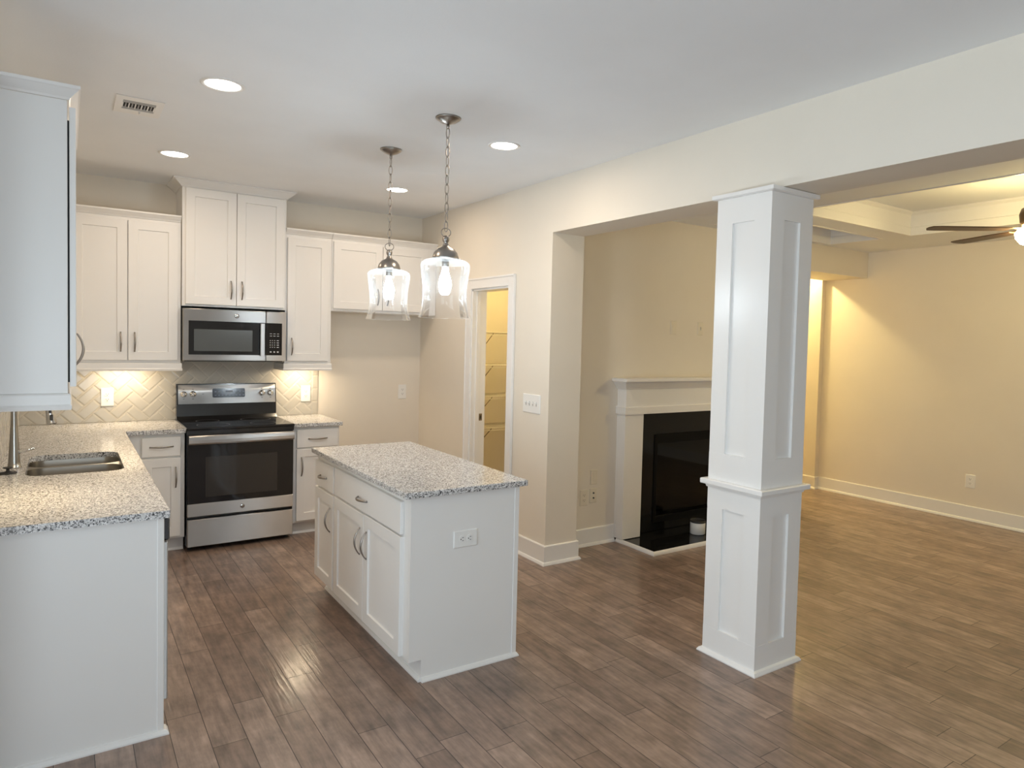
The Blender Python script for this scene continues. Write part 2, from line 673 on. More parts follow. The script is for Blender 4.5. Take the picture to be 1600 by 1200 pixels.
struct('floor', MB().box(-3.3, 6.7, -9.5, 0.3, -0.08, 0.0), M_FLOOR)
struct('ceiling', MB().box(-3.3, 2.26, -9.5, 0.3, H, H + 0.10), M_CEIL)
struct('wall_back', wall('x', 0.0, 0.12, -1.127, 3.32, 0, H), M_WALL)
struct('wall_left', wall('y', XL - 0.12, XL, -3.30, 0.0, 0, H), M_WALL)
struct('wall_nook', wall('x', -3.31, -3.19, -2.42, XL - 0.0, 0, H), M_WALL)
WIN = [(-5.60, -3.90, 0.25, 2.35), (-8.15, -6.45, 0.25, 2.35)]
struct('wall_outer', wall('y', -2.42, -2.3, -9.2, -3.3, 0, H, WIN), M_WALL)
struct('wall_rear', wall('x', -9.32, -9.2, -3.12, 6.54, 0, H + 0.2, [(-1.8, 0.4, 0.30, 2.30)]), M_WALL)
# the wall between kitchen and family room: pantry door, pier, beam on the column
mb = wall('y', XR, 2.242, -1.85, 0.0, 0, H, [(-1.662, -1.062, 0.0, 2.045)])
struct('wall_right', mb, M_WALL)
mb = MB()
mb.box(XR, XR2, YJ, -1.85, 0, H)
struct('wall_pier', mb, M_WALL)
struct('trim_beam', MB().box(XR, XR2, -7.3, YJ, HB, H), M_WALL)
struct('wall_divider', MB().box(XR, XR2, -9.2, -7.3, 0, H), M_WALL)
# fireplace wall with the firebox opening
FB = (3.36, 4.24, 0.10, 0.86)
mb = wall('x', YF, YF + 0.12, XR2, 5.40, 0, HF + 0.3, [FB])
struct('wall_fireplace', mb, M_WALL)
struct('wall_header', MB().box(5.40, XFR, -2.06, -1.56, 2.40, HF + 0.3).box(5.28, 5.40, -1.88, -1.56, 0, HF + 0.3), M_WALL)
struct('wall_family', MB().box(XFR, XFR + 0.12, -9.2, -1.56, 0, HF + 0.3), M_WALL)
struct('wall_hall', MB().box(6.35, 6.54, -1.56, 0.0, 0, 2.9), M_WALL)
struct('wall_hall_end', MB().box(4.4, 6.54, 0.0, 0.12, 0, 2.9), M_WALL)
struct('wall_hall_inner', MB().box(4.4, 4.5, YF + 0.12, 0.0, 0, 2.9), M_WALL)
struct('ceiling_hall', MB().box(4.4, 6.54, YF + 0.12, 0.12, 2.78, 2.86), M_CEIL)
struct('wall_pantry', MB().box(3.20, 3.32, YF + 0.12, 0.0, 0, H), M_WALL)
struct('ceiling_pantry', MB().box(2.242, 3.2, -1.88, 0.0, 2.70, 2.8), M_CEIL)
# coffered family room ceiling: soffit with two recesses, the near one lined with two-step trim
T1 = (3.85, 5.60, -5.46, -2.94)
T2 = (3.85, 5.60, -2.69, -2.13)
TZ = 2.885
cf = slab([(XR2, -9.2), (XFR, -9.2), (XFR, YF), (XR2, YF)],
          [[(T[0], T[2]), (T[1], T[2]), (T[1], T[3]), (T[0], T[3])] for T in (T1, T2)], HF, TZ)
struct('ceiling_family', cf, M_CEIL)
struct('ceiling_tray', MB().box(XR2, XFR, -9.2, YF, TZ, TZ + 0.08), M_CEIL)
for i, T in enumerate((T1, T2)):
    mb = MB()
    loop = [(T[0], T[2]), (T[1], T[2]), (T[1], T[3]), (T[0], T[3])]
    mb.sweep(loop, [(-0.002, HF - 0.004), (0.020, HF - 0.004), (0.020, HF + 0.068), (0.012, HF + 0.074), (-0.002, HF + 0.074)], 1, True)
    mb.sweep(loop, [(-0.002, HF + 0.074), (0.010, HF + 0.074), (0.014, TZ - 0.03), (0.040, TZ - 0.012), (0.046, TZ - 0.001), (-0.002, TZ - 0.001)], 1, True)
    struct('trim_%d' % (i + 1), mb, M_TRIM)

# baseboards with a shoe moulding
BASE = [(-0.001, 0.0), (0.030, 0.0), (0.030, 0.006), (0.024, 0.019), (0.015, 0.024), (0.015, 0.136), (0.011, 0.142), (-0.001, 0.142)]


def baseboard(name, path, side=1):
    struct(name, MB().sweep(path, BASE, side), M_TRIM)


baseboard('baseboard_back', [(1.16, 0), (XR, 0), (XR, -0.968)], -1)
baseboard('baseboard_right', [(XR, -1.757), (XR, YJ), (XR2, YJ), (XR2, YF), (2.955, YF)], -1)
baseboard('baseboard_fireplace', [(4.88, YF), (5.40, YF), (5.40, YF + 0.12)], -1)
baseboard('baseboard_family', [(6.35, 0), (6.35, -1.56), (XFR, -1.56), (XFR, -9.2)], -1)
baseboard('baseboard_pantry', [(2.242, 0), (3.20, 0), (3.20, -1.88)], -1)

# windows of the nook and glazed rear door, out of the picture but lighting it
n = 1
for a0, a1, z0, z1 in WIN:
    mb = MB()
    for (p, q, r, s) in ((a0, a1, z0, z0 + .06), (a0, a1, z1 - .06, z1), (a0, a0 + .06, z0, z1), (a1 - .06, a1, z0, z1), (a0, a1, (z0 + z1) / 2 - .025, (z0 + z1) / 2 + .025)):
        mb.box(-2.40, -2.32, p, q, r, s)
    wn = struct('window_%d' % n, mb, M_TRIM)
    wn['kind'] = 'structure'
    MB().box(-2.366, -2.360, a0 + .05, a1 - .05, z0 + .05, z1 - .05).build('pane', M_PANE, wn)
    mb = MB()
    for (p, q, r, s) in ((a0 - .09, a1 + .09, z0 - .09, z0), (a0 - .09, a1 + .09, z1, z1 + .09), (a0 - .09, a0, z0, z1), (a1, a1 + .09, z0, z1)):
        mb.box(-2.3, -2.28, p, q, r, s)
    mb.build('casing', M_TRIM, wn)
    n += 1
mb = MB()
for (p, q, r, s) in ((-1.8, .4, .30, .38), (-1.8, .4, 2.22, 2.30), (-1.8, -1.72, .30, 2.3), (.32, .4, .30, 2.3), (-.74, -.66, .30, 2.3)):
    mb.box(p, q, -9.30, -9.22, r, s)
wn = struct('window_3', mb, M_TRIM)
MB().box(-1.75, .35, -9.265, -9.258, .35, 2.25).build('pane', M_PANE, wn)

# pantry doorway: casing both sides, jamb lining with stop, strike plate
mb = MB()
ya, yb_, zt = -1.662, -1.062, 2.045
W = 0.088
for xx0, xx1 in ((XR - 0.018, XR), (2.242, 2.258)):
    mb.box(xx0, xx1, yb_ + 0.004, yb_ + W, 0, zt + W, 0.002)
    mb.box(xx0, xx1, ya - W, ya - 0.004, 0, zt + W, 0.002)
    mb.box(xx0, xx1, ya - 0.004, yb_ + 0.004, zt + 0.004, zt + W, 0.002)
mb.box(XR - 0.024, XR - 0.001, yb_ + W - 0.010, yb_ + W + 0.004, 0, zt + W + 0.004, 0.002)
mb.box(XR - 0.024, XR - 0.001, ya - W - 0.004, ya - W + 0.010, 0, zt + W + 0.004, 0.002)
mb.box(XR - 0.0235, XR - 0.001, ya - W, yb_ + W, zt + W - 0.010, zt + W + 0.0035)
mb.box(XR - 0.004, 2.246, yb_ - 0.012, yb_ + 0.006, 0, zt)
mb.box(XR - 0.004, 2.246, ya - 0.006, ya + 0.012, 0, zt)
mb.box(XR - 0.004, 2.246, ya, yb_, zt - 0.012, zt + 0.006)
mb.box(2.150, 2.185, yb_ - 0.024, yb_ - 0.010, 0, zt - 0.01)
mb.box(2.150, 2.185, ya + 0.010, ya + 0.024, 0, zt - 0.01)
d1 = struct('door_1', mb, M_TRIM)
sp = MB().box(2.192, 2.222, yb_ - 0.0145, yb_ - 0.012, 0.925, 0.985, 0.001).build('strike_plate', M_BRASS, d1)
MB().box(2.200, 2.213, yb_ - 0.0150, yb_ - 0.0142, 0.94, 0.97).build('latch_hole', M_SLOT, sp)

# ------------------------------------------------------------------ herringbone backsplash


def clip(poly, axis, val, keep_less):
    out = []
    for i in range(len(poly)):
        a, b = poly[i], poly[(i + 1) % len(poly)]
        ia = (a[axis] <= val) if keep_less else (a[axis] >= val)
        ib = (b[axis] <= val) if keep_less else (b[axis] >= val)
        if ia:
            out.append(a)
        if ia != ib:
            t = (val - a[axis]) / (b[axis] - a[axis])
            out.append(tuple(a[k] + t * (b[k] - a[k]) for k in range(3)))
    return out


def herring(u0, u1, v0, v1, w=0.0752, phase=(0.0, 0.0), border=None):
    """tiles in (u, v, height) clipped to a rectangle"""
    mb = MB()
    c, s = math.cos(PI / 4), math.sin(PI / 4)
    g, hb, bev = 0.0011, 0.0060, 0.010

    def tile(x, y, horiz, rot=True, lims=(u0, u1, v0, v1), size=None):
        dx, dy = size or ((2 * w, w) if horiz else (w, 2 * w))
        o = [(x + g, y + g), (x + dx - g, y + g), (x + dx - g, y + dy - g), (x + g, y + dy - g)]
        i = [(x + g + bev, y + g + bev), (x + dx - g - bev, y + g + bev), (x + dx - g - bev, y + dy - g - bev), (x + g + bev, y + dy - g - bev)]

        def R(p, h):
            if not rot:
                return (p[0], p[1], h)
            return (p[0] * c - p[1] * s + phase[0], p[0] * s + p[1] * c + phase[1], h)
        O = [R(p, 0.004) for p in o]
        I = [R(p, hb) for p in i]
        B = [R(p, 0.0) for p in o]
        polys = [I] + [[O[k], O[(k + 1) % 4], I[(k + 1) % 4], I[k]] for k in range(4)] + [[B[k], B[(k + 1) % 4], O[(k + 1) % 4], O[k]] for k in range(4)]
        for p in polys:
            for ax, val, less in ((0, lims[0], False), (0, lims[1], True), (1, lims[2], False), (1, lims[3], True)):
                p = clip(p, ax, val, less)
                if len(p) < 3:
                    break
            if len(p) >= 3:
                mb.add(p, [tuple(range(len(p)))])
    L0, L1 = (u0, u1) if border is None else (u0, border)
    N = int((u1 - u0 + v1 - v0) / w) + 8
    for k in range(-N, N):
        for j in range(-N, N):
            # staircase herringbone lattice
            x, y = (k + 2 * 0) * w + 0 * j, 0
            bx, by = (k - 0) * w + 2 * w * j, (k) * w - 2 * w * j
            ctr = ((bx * c - by * s) + phase[0], (bx * s + by * c) + phase[1])
            if not (L0 - .4 < ctr[0] < L1 + .4 and v0 - .4 < ctr[1] < v1 + .4):
                continue
            tile(bx, by, True, lims=(L0, L1, v0, v1))
            tile(bx + 2 * w, by, False, lims=(L0, L1, v0, v1)) if False else tile(bx - w, by - 0, False, lims=(L0, L1, v0, v1))
    if border is not None:
        z = v0
        while z < v1:
            tile(border, z, False, rot=False, size=(u1 - border, 0.115))
            z += 0.115
    return mb


ZC = 0.914
XB0, XB1 = XL, 1.133
t = thing('tile_backsplash', 'grey herringbone tile backsplash behind the electric range', 'backsplash', (0, 0, 0))
MB().box(XB0, XB1, -0.0074, -0.0002, ZC + 0.001, 1.403).build('grout_bed', M_GROUT, t)
hb = herring(XB0, XB1, ZC + 0.003, 1.402, phase=(-0.395, 1.04), border=1.075)
hb.v = [(u, -0.0035 - h, v) for u, v, h in hb.v]
hb.build('tile_field', M_TILE, t)
t = thing('tile_backsplash', 'herringbone tile backsplash on the side wall behind the kitchen faucet', 'backsplash', (0, 0, 0))
MB().box(XL + 0.0002, XL + 0.0074, -3.2, -0.012, ZC + 0.001, 1.385).build('grout_bed', M_GROUT, t)
hb = herring(-3.2, -0.012, ZC + 0.003, 1.384, phase=(0.03, 1.04))
hb.v = [(XL + 0.0035 + h, u, v) for u, v, h in hb.v]
hb.build('tile_field', M_TILE, t)

# ------------------------------------------------------------------ cabinets


def handle(parent, x, z, vertical=True, L=0.135, y0=-0.02):
    return MB().bow(x, z, vertical, L, y0).build('handle', M_NICKEL, parent)


def front(parent, kind, x0, x1, z0, z1, hx=None, hz=None, hv=True, hl=0.135):
    if kind == 'door':
        o = MB().door(x0, x1, z0, z1).build('door', M_CAB, parent)
    else:
        o = MB().slabfront(x0, x1, z0, z1).build('drawer', M_CAB, parent)
    if hx is not None:
        handle(o, hx, hz, hv, hl)
    return o


CROWN = [(0.0, 0.0), (0.006, 0.0), (0.010, 0.008), (0.022, 0.020), (0.034, 0.033), (0.040, 0.036), (0.040, 0.047), (0.0, 0.047)]
TCROWN = [(0.0, 0.0), (0.008, 0.0), (0.014, 0.010), (0.034, 0.026), (0.056, 0.046), (0.066, 0.050), (0.066, 0.059), (0.0, 0.059)]
RAIL = [(0.0, -0.060), (0.010, -0.060), (0.012, -0.046), (0.008, -0.040), (0.008, -0.006), (0.004, 0.0), (-0.016, 0.0), (-0.016, -0.060)]


def moulding(parent, name, path, prof, z, side):
    return MB().sweep([(x, y, z) for x, y in path], prof, side).build(name, M_CAB, parent)


ZU0, ZU1 = 1.385, 2.450
# upper cabinet in the corner, left of the range
t = thing('wall_cabinet', 'white two-door wall cabinet mounted to the left of the microwave', 'cabinet', (-0.720, -0.335, 0))
wd = 0.716
MB().box(0, wd, 0, 0.333, ZU0, ZU1, 0.0015).build('body', M_CAB, t)
front(t, 'door', 0.030, 0.366, 1.405, 2.428, 0.325, 1.540, True, 0.14)
front(t, 'door', 0.372, 0.694, 1.405, 2.428, 0.413, 1.540, True, 0.14)
moulding(t, 'crown_moulding', [(0, 0), (wd - 0.002, 0)], CROWN, ZU1, -1)
moulding(t, 'light_rail', [(0, 0), (wd, 0), (wd, 0.31)], RAIL, ZU0, -1)
# tall cabinet over the microwave
t = thing('wall_cabinet', 'tall white two-door wall cabinet directly above the microwave', 'cabinet', (0.0, -0.362, 0))
MB().box(0, 0.757, 0, 0.360, 1.822, 2.724, 0.0015).build('body', M_CAB, t)
front(t, 'door', 0.022, 0.3775, 1.838, 2.716, 0.340, 1.960, True, 0.14)
front(t, 'door', 0.3815, 0.738, 1.838, 2.716, 0.420, 1.960, True, 0.14)
moulding(t, 'crown_moulding', [(0, 0.358), (0, 0), (0.757, 0), (0.757, 0.358)], TCROWN, 2.722, -1)
# single door cabinet right of the range
t = thing('wall_cabinet', 'narrow white single-door wall cabinet between microwave and fridge alcove', 'cabinet', (0.7585, -0.335, 0))
wd = 0.380
MB().box(0, wd, 0, 0.333, ZU0, ZU1, 0.0015).build('body', M_CAB, t)
front(t, 'door', 0.016, 0.352, 1.405, 2.422, 0.052, 1.525, True, 0.14)
moulding(t, 'crown_moulding', [(0.002, 0), (wd - 0.001, 0)], CROWN, ZU1, -1)
moulding(t, 'light_rail', [(0, 0.31), (0, 0), (wd, 0), (wd, 0.31)], RAIL, ZU0, -1)
# cabinet over the empty fridge space
t = thing('wall_cabinet', 'short wide white wall cabinet over the empty fridge alcove', 'cabinet', (1.140, -0.335, 0))
wd = 0.974
MB().box(0, wd, 0, 0.333, 1.835, ZU1, 0.0015).build('body', M_CAB, t)
front(t, 'door', 0.012, 0.447, 1.858, 2.428, 0.405, 1.975, True, 0.14)
front(t, 'door', 0.452, 0.882, 1.858, 2.424, 0.494, 1.975, True, 0.14)
moulding(t, 'crown_moulding', [(0.001, 0), (wd - 0.001, 0)], CROWN, ZU1, -1)
# upper cabinet on the side wall, its plain end panel towards the camera
t = thing('wall_cabinet', 'white wall cabinet above the faucet, plain end panel towards the viewer', 'cabinet', (-0.714, -3.20, 0), PI / 2)
wd = 0.95
MB().box(0, wd, 0, 0.291, ZU0, ZU1, 0.0015).build('body', M_CAB, t)
for x0, x1, hx in ((0.006, 0.4725, 0.437), (0.4775, 0.944, 0.513)):
    o = MB().door(x0, x1, 1.410, 2.428, -0.006).build('door', M_CAB, t)
    handle(o, hx, 1.540, True, 0.14, -0.024)
MB().box(0.030, 0.040, -0.0055, 0.0005, 1.425, 2.385).build('gap_shade_strip', M_RUBBER, t)  # black strips added in the door gap, standing in for its shade
MB().box(0.910, 0.920, -0.0055, 0.0005, 1.425, 2.385).build('gap_shade_strip', M_RUBBER, t)
moulding(t, 'crown_moulding', [(0, 0.291), (0, 0), (wd, 0), (wd, 0.291)], CROWN, ZU1, -1)
moulding(t, 'light_rail', [(0, 0.291), (0, 0), (wd, 0), (wd, 0.291)], RAIL, ZU0, -1)


def base_body(w_, d, zt=0.884):
    mb = MB()
    mb.box(0, w_, 0, d, 0.105, zt, 0.0015)
    return mb


def toe(w_, d, y=0.07):
    mb = MB()
    mb.box(0, w_, y, d, 0.0, 0.105)
    mb.sweep([(0, y), (w_, y)], [(0, 0.0), (0.012, 0.0), (0.012, 0.006), (0.006, 0.016), (0, 0.018)], -1)
    return mb


# base cabinets along the back wall
t = thing('base_cabinet', 'white base cabinet with drawer and door left of the range', 'cabinet', (-0.412, -0.60, 0))
base_body(0.405, 0.595).build('body', M_CAB, t)
toe(0.405, 0.595).build('toe_kick', M_CAB, t)
front(t, 'drawer', 0.130, 0.378, 0.716, 0.858, 0.254, 0.788, False, 0.15)
front(t, 'door', 0.130, 0.378, 0.122, 0.702, 0.345, 0.560, True, 0.15)
t = thing('base_cabinet', 'narrow white base cabinet with drawer and door right of the range', 'cabinet', (0.765, -0.60, 0))
base_body(0.372, 0.595).build('body', M_CAB, t)
toe(0.372, 0.595).build('toe_kick', M_CAB, t)
front(t, 'drawer', 0.026, 0.356, 0.716, 0.860, 0.192, 0.786, False, 0.15)
front(t, 'door', 0.026, 0.356, 0.122, 0.704, 0.064, 0.562, True, 0.15)
# sink base along the side wall, then the dishwasher and the finished end panel
XE = -0.412
t = thing('base_cabinet', 'white sink base cabinet under the double bowl sink', 'cabinet', (XE, -2.52, 0), PI / 2)
wd = 1.91
mb = MB()
mb.box(0, wd, 0, 0.59, 0.105, 0.66, 0.0015)
mb.box(0, wd, 0, 0.02, 0.66, 0.884)
mb.box(0, 0.02, 0.02, 0.59, 0.66, 0.884)
mb.box(wd - 0.02, wd, 0.02, 0.59, 0.66, 0.884)
mb.build('body', M_CAB, t)
toe(wd, 0.59).build('toe_kick', M_CAB, t)
for k in range(4):
    x0 = 0.02 + k * 0.46
    front(t, 'door', x0, x0 + 0.452, 0.122, 0.704, x0 + (0.41 if k % 2 == 0 else 0.042), 0.56, True, 0.15)
for k in range(2):
    x0 = 0.02 + k * 0.92
    front(t, 'drawer', x0, x0 + 0.912, 0.716, 0.858)
t = thing('dishwasher', 'stainless dishwasher with black control strip behind the counter end panel', 'dishwasher', (XE, -3.145, 0), PI / 2)
MB().box(0.006, 0.600, 0.002, 0.57, 0.10, 0.880).build('body', M_BLACK, t)
MB().box(0.006, 0.600, -0.030, 0.000, 0.115, 0.770, 0.004).build('door', M_STEEL, t)
MB().box(0.006, 0.600, -0.036, 0.000, 0.775, 0.868, 0.006).build('control_panel', M_BLACK, t)
MB().box(0.006, 0.600, 0.05, 0.10, 0.0, 0.10).build('toe_kick', M_BLACK, t)
t = thing('end_panel', 'wide white finished panel closing the near end of the sink counter', 'panel', (0, 0, 0))
mb = MB().box(XL + 0.002, -0.402, -3.190, -3.150, 0.0, 0.884, 0.0015)
mb.box(-0.425, -0.401, -3.194, -3.150, 0.018, 0.884, 0.002)
mb.build('panel', M_CAB, t)
MB().sweep([(XL + 0.002, -3.190), (-0.401, -3.190), (-0.401, -3.15)], [(0, 0), (0.018, 0), (0.018, 0.006), (0.010, 0.018), (0, 0.021)], -1).build('shoe_moulding', M_CAB, t)

# ------------------------------------------------------------------ worktops
SX0, SX1, SY0, SY1 = -0.885, -0.475, -2.20, -1.535
hole = rrect(SX0, SX1, SY0, SY1, 0.075, 7)
ct = slab([(XL + 0.001, -3.215), (-0.383, -3.215), (-0.383, -0.640), (-0.0045, -0.640), (-0.0045, -0.001), (XL + 0.001, -0.001)], [hole], 0.8845, ZC)
o = ct.build('countertop', M_GRANITE)
tag(o, 'L-shaped speckled granite worktop holding the sink', 'worktop')
o = MB().box(0.762, 1.154, -0.640, -0.001, 0.8845, ZC, 0.003).build('countertop', M_GRANITE)
tag(o, 'small speckled granite worktop right of the range', 'worktop')
o = MB().box(0.545, 1.208, -3.375, -1.885, 0.8845, ZC, 0.003).build('countertop', M_GRANITE)
tag(o, 'speckled grey granite top lying on the white island', 'worktop')

# sink
t = thing('kitchen_sink', 'stainless double-bowl sink set under the granite worktop', 'sink', (0, 0, 0))
B1 = (SX0 - 0.006, SX1 + 0.006, -1.762, SY1 + 0.006)
B2 = (SX0 - 0.006, SX1 + 0.006, SY0 - 0.006, -1.790)
slab(rrect(SX0 - 0.03, SX1 + 0.03, SY0 - 0.03, SY1 + 0.03, 0.08, 6), [rrect(*B1, 0.075, 6), rrect(*B2, 0.075, 6)], 0.878, 0.8835).build('rim', M_SINK, t)
for B in (B1, B2):
    rings = []
    for ins, z, r in ((0.0, 0.8825, 0.075), (0.003, 0.85, 0.073), (0.010, 0.72, 0.066), (0.022, 0.700, 0.06), (0.045, 0.690, 0.05), (0.10, 0.687, 0.03)):
        rings.append([(x, y, z) for x, y in rrect(B[0] + ins, B[1] - ins, B[2] + ins, B[3] - ins, r, 6)])
    bw = MB().rings(rings, False, True, True).build('bowl', M_SINK, t)
    cx, cy = (B[0] + B[1]) / 2, (B[2] + B[3]) / 2
    MB().lathe([(0.0, 0.690), (0.020, 0.690), (0.030, 0.692), (0.042, 0.694), (0.046, 0.690), (0.046, 0.686)], (cx, cy, 0), 20).build('drain', M_CHROME, bw)

# faucet
t = thing('kitchen_faucet', 'tall steel pull-down faucet with tapered body behind the sink', 'faucet', (-0.936, -1.90, ZC))
MB().lathe([(0.0, 0), (0.031, 0), (0.031, 0.004), (0.027, 0.010), (0.025, 0.03), (0.0215, 0.10), (0.0175, 0.17), (0.0145, 0.22), (0.0135, 0.28), (0.0135, 0.34), (0.0135, 0.40)], n=28).build('body', M_FAUCET, t)
pts = [(0, 0, 0.39)]
for i in range(13):
    a = PI - i * (PI * 0.94) / 12
    pts.append((0.066 + 0.066 * math.cos(a), 0, 0.41 + 0.066 * math.sin(a) * 1.15))
pts.append((0.1345, 0, 0.37))
MB().tube(pts, 0.0125, 14).build('spout', M_FAUCET, t)
sp = MB().tube([(0.1330, 0, 0.385), (0.1350, 0, 0.36), (0.139, 0, 0.33), (0.148, 0, 0.27), (0.154, 0, 0.222), (0.1550, 0, 0.214)], [0.0125, 0.0160, 0.0175, 0.0200, 0.0235, 0.0215], 18).build('spray_head', M_CHROME, t)
mb = MB()
mb.box(0.142, 0.154, -0.0225, -0.0140, 0.272, 0.288, 0.003)
mb.box(0.146, 0.160, -0.0250, -0.0150, 0.236, 0.266, 0.003)
mb.build('spray_button', M_RUBBER, sp)
lv = MB().tube([(0.016, -0.004, 0.078), (0.03, -0.006, 0.080), (0.055, -0.010, 0.088), (0.085, -0.014, 0.095)], [0.009, 0.0075, 0.0062, 0.0052], 12).build('lever', M_CHROME, t)
t = thing('sink_stopper', 'black rubber sink stopper standing on the worktop beside the faucet', 'stopper', (-0.953, -2.065, ZC))
MB().lathe([(0.0, 0.0005), (0.036, 0.0005), (0.038, 0.004), (0.034, 0.007), (0.010, 0.010), (0.007, 0.014), (0.0065, 0.022), (0.008, 0.024), (0.019, 0.026), (0.020, 0.029), (0.017, 0.031), (0, 0.031)], n=28).build('stopper_body', M_RUBBER, t)

# ------------------------------------------------------------------ island
t = thing('kitchen_island', 'white free-standing island cabinet under a granite top', 'island', (0.585, -1.900, 0), -PI / 2)
wd, dp = 1.445, 0.585
mb = MB()
mb.box(0, wd - 0.018, 0, dp, 0.105, 0.884, 0.0015)
mb.build('body', M_CAB, t)
mb = MB()
mb.box(0.0, wd - 0.018, 0.062, dp, 0.0, 0.105)
mb.sweep([(0, 0.062), (wd, 0.062)], [(0, 0), (0.014, 0), (0.014, 0.006), (0.006, 0.018), (0, 0.020)], -1)
mb.build('toe_kick', M_CAB, t)
mb = MB()
mb.rings([[(wd - 0.018, y, z) for y, z in ((0, 0.105), (0.062, 0.105), (0.062, 0), (dp, 0), (dp, 0.884), (0, 0.884))],
          [(wd, y, z) for y, z in ((0, 0.105), (0.062, 0.105), (0.062, 0), (dp, 0), (dp, 0.884), (0, 0.884))]])
mb.box(wd - 0.004, wd + 0.004, dp - 0.022, dp + 0.004, 0.018, 0.884, 0.001)
mb.sweep([(wd, 0.062), (wd, dp), (wd - 0.05, dp)], [(0, 0), (0.016, 0), (0.016, 0.006), (0.008, 0.018), (0, 0.021)], -1)
mb.build('end_panel', M_CAB, t)
front(t, 'drawer', 0.006, 0.358, 0.690, 0.846, 0.180, 0.762, False, 0.125)
front(t, 'door', 0.006, 0.358, 0.112, 0.676, 0.312, 0.525, True, 0.145)
front(t, 'drawer', 0.386, 1.368, 0.694, 0.852, 0.862, 0.762, False, 0.14)
front(t, 'door', 0.386, 0.874, 0.110, 0.680, 0.828, 0.530, True, 0.145)
front(t, 'door', 0.880, 1.368, 0.110, 0.684, 0.926, 0.530, True, 0.145)

# ------------------------------------------------------------------ range
t = thing('electric_range', 'freestanding stainless and black glass-top electric range', 'range', (0.0, -0.655, 0))
mb = MB()
mb.box(0.002, 0.755, 0.030, 0.64, 0.035, 0.900)
mb.build('body', M_BLACK, t)
for x in (0.03, 0.725):
    for y in (0.08, 0.58):
        MB().lathe([(0.018, 0), (0.018, 0.006), (0.011, 0.010), (0.011, 0.036)], (x, y, 0), 14).build('foot', M_RUBBER, t)
mb = MB().box(-0.004, 0.761, -0.012, 0.60, 0.900, 0.920, 0.005)
mb.mi = 1
for x, y, r in ((0.20, 0.15, 0.115), (0.56, 0.15, 0.095), (0.20, 0.42, 0.085), (0.56, 0.42, 0.115)):
    mb.lathe([(r - 0.003, 0.9203), (r, 0.9203)], (x, y, 0), 40, cap0=False, cap1=False)
mb.build('cooktop', (M_BGLASS, M_DARKMARK), t)
MB().box(0.000, 0.757, -0.002, 0.03, 0.868, 0.902).build('vent_strip', M_BLACK, t)
# backguard with the slanted steel control panel
mb = MB()
mb.rings([[(x, y, z) for y, z in ((0.545, 0.915), (0.575, 0.945), (0.580, 1.040), (0.578, 1.045), (0.602, 1.204), (0.640, 1.204), (0.640, 0.90))] for x in (-0.001, 0.758)])
bgd = mb.build('backguard', M_BLACK, t)
mb = MB()
mb.rings([[(x, y, z) for y, z in ((0.566, 1.044), (0.590, 1.196), (0.600, 1.196), (0.580, 1.044))] for x in (0.010, 0.749)])
TILT = math.atan2(0.024, 0.152)
m0 = MB()
for x in (0.049, 0.116, 0.190, 0.641, 0.709):
    for dz in ((0.040, -0.038) if x != 0.190 else (0.0,)):
        m0.box(x - 0.006, x + 0.006, -0.0008, 0.0, dz - 0.002, dz + 0.002)
m0.xf(Matrix.Translation((0, 0.5784, 1.122)) @ Matrix.Rotation(-TILT, 4, 'X'))
mb.mi = 1
mb.add(m0.v, m0.f)
cp = mb.build('control_panel', (M_STEEL, M_DARKMARK), t)
for x in (0.049, 0.116, 0.641, 0.709):
    m0 = MB()
    m0.lathe([(0.025, 0.0), (0.025, -0.004), (0.021, -0.007), (0.0195, -0.024), (0.017, -0.027), (0.0, -0.027)], (0, 0, 0), 24, axis='y')
    m0.box(-0.005, 0.005, -0.034, -0.020, -0.019, 0.019, 0.003)
    m0.xf(Matrix.Translation((x, 0.578, 1.122)) @ Matrix.Rotation(-TILT, 4, 'X'))
    m0.build('knob', M_CHROME, t)
m0 = MB()
m0.rings([[(x, y, z) for x, z in rrect(-0.124, 0.124, -0.037, 0.037, 0.010, 4)] for y in (0.0, -0.003)])
m0.mi = 1
for r_ in range(2):
    for k in range(9):
        if 3 <= k <= 5 and r_ == 1:
            continue
        m0.box(-0.108 + k * 0.0265, -0.108 + k * 0.0265 + 0.014, -0.0036, -0.003, -0.022 + r_ * 0.030, -0.016 + r_ * 0.030)
m0.box(-0.026, 0.030, -0.0036, -0.003, 0.004, 0.022)
m0.xf(Matrix.Translation((0.383, 0.5792, 1.128)) @ Matrix.Rotation(-TILT, 4, 'X'))
m0.build('display', (M_DISPLAY, mat('display segment marks', (0.16, 0.2, 0.27), 0.4, bump=0.01)), t)
# oven door
dr = MB().box(0.004, 0.753, -0.012, 0.026, 0.356, 0.866, 0.004).build('oven_door', M_BGLASS, t)
MB().box(0.123, 0.632, -0.0135, -0.011, 0.400, 0.702, 0.001).build('window', M_OVENWIN, dr)
mb = MB()
mb.rings([[(x, y, z) for y, z in ((-0.046, 0.800), (-0.056, 0.812), (-0.058, 0.834), (-0.054, 0.858), (-0.044, 0.866), (-0.036, 0.858), (-0.036, 0.806))] for x in (0.008, 0.749)])
mb.box(0.03, 0.06, -0.040, -0.010, 0.815, 0.850)
mb.box(0.697, 0.727, -0.040, -0.010, 0.815, 0.850)
MB_h = mb.build('handle', M_STEEL, dr)
st = MB().box(0.004, 0.753, -0.016, 0.026, 0.262, 0.356, 0.003).build('lower_trim', M_STEEL, dr)


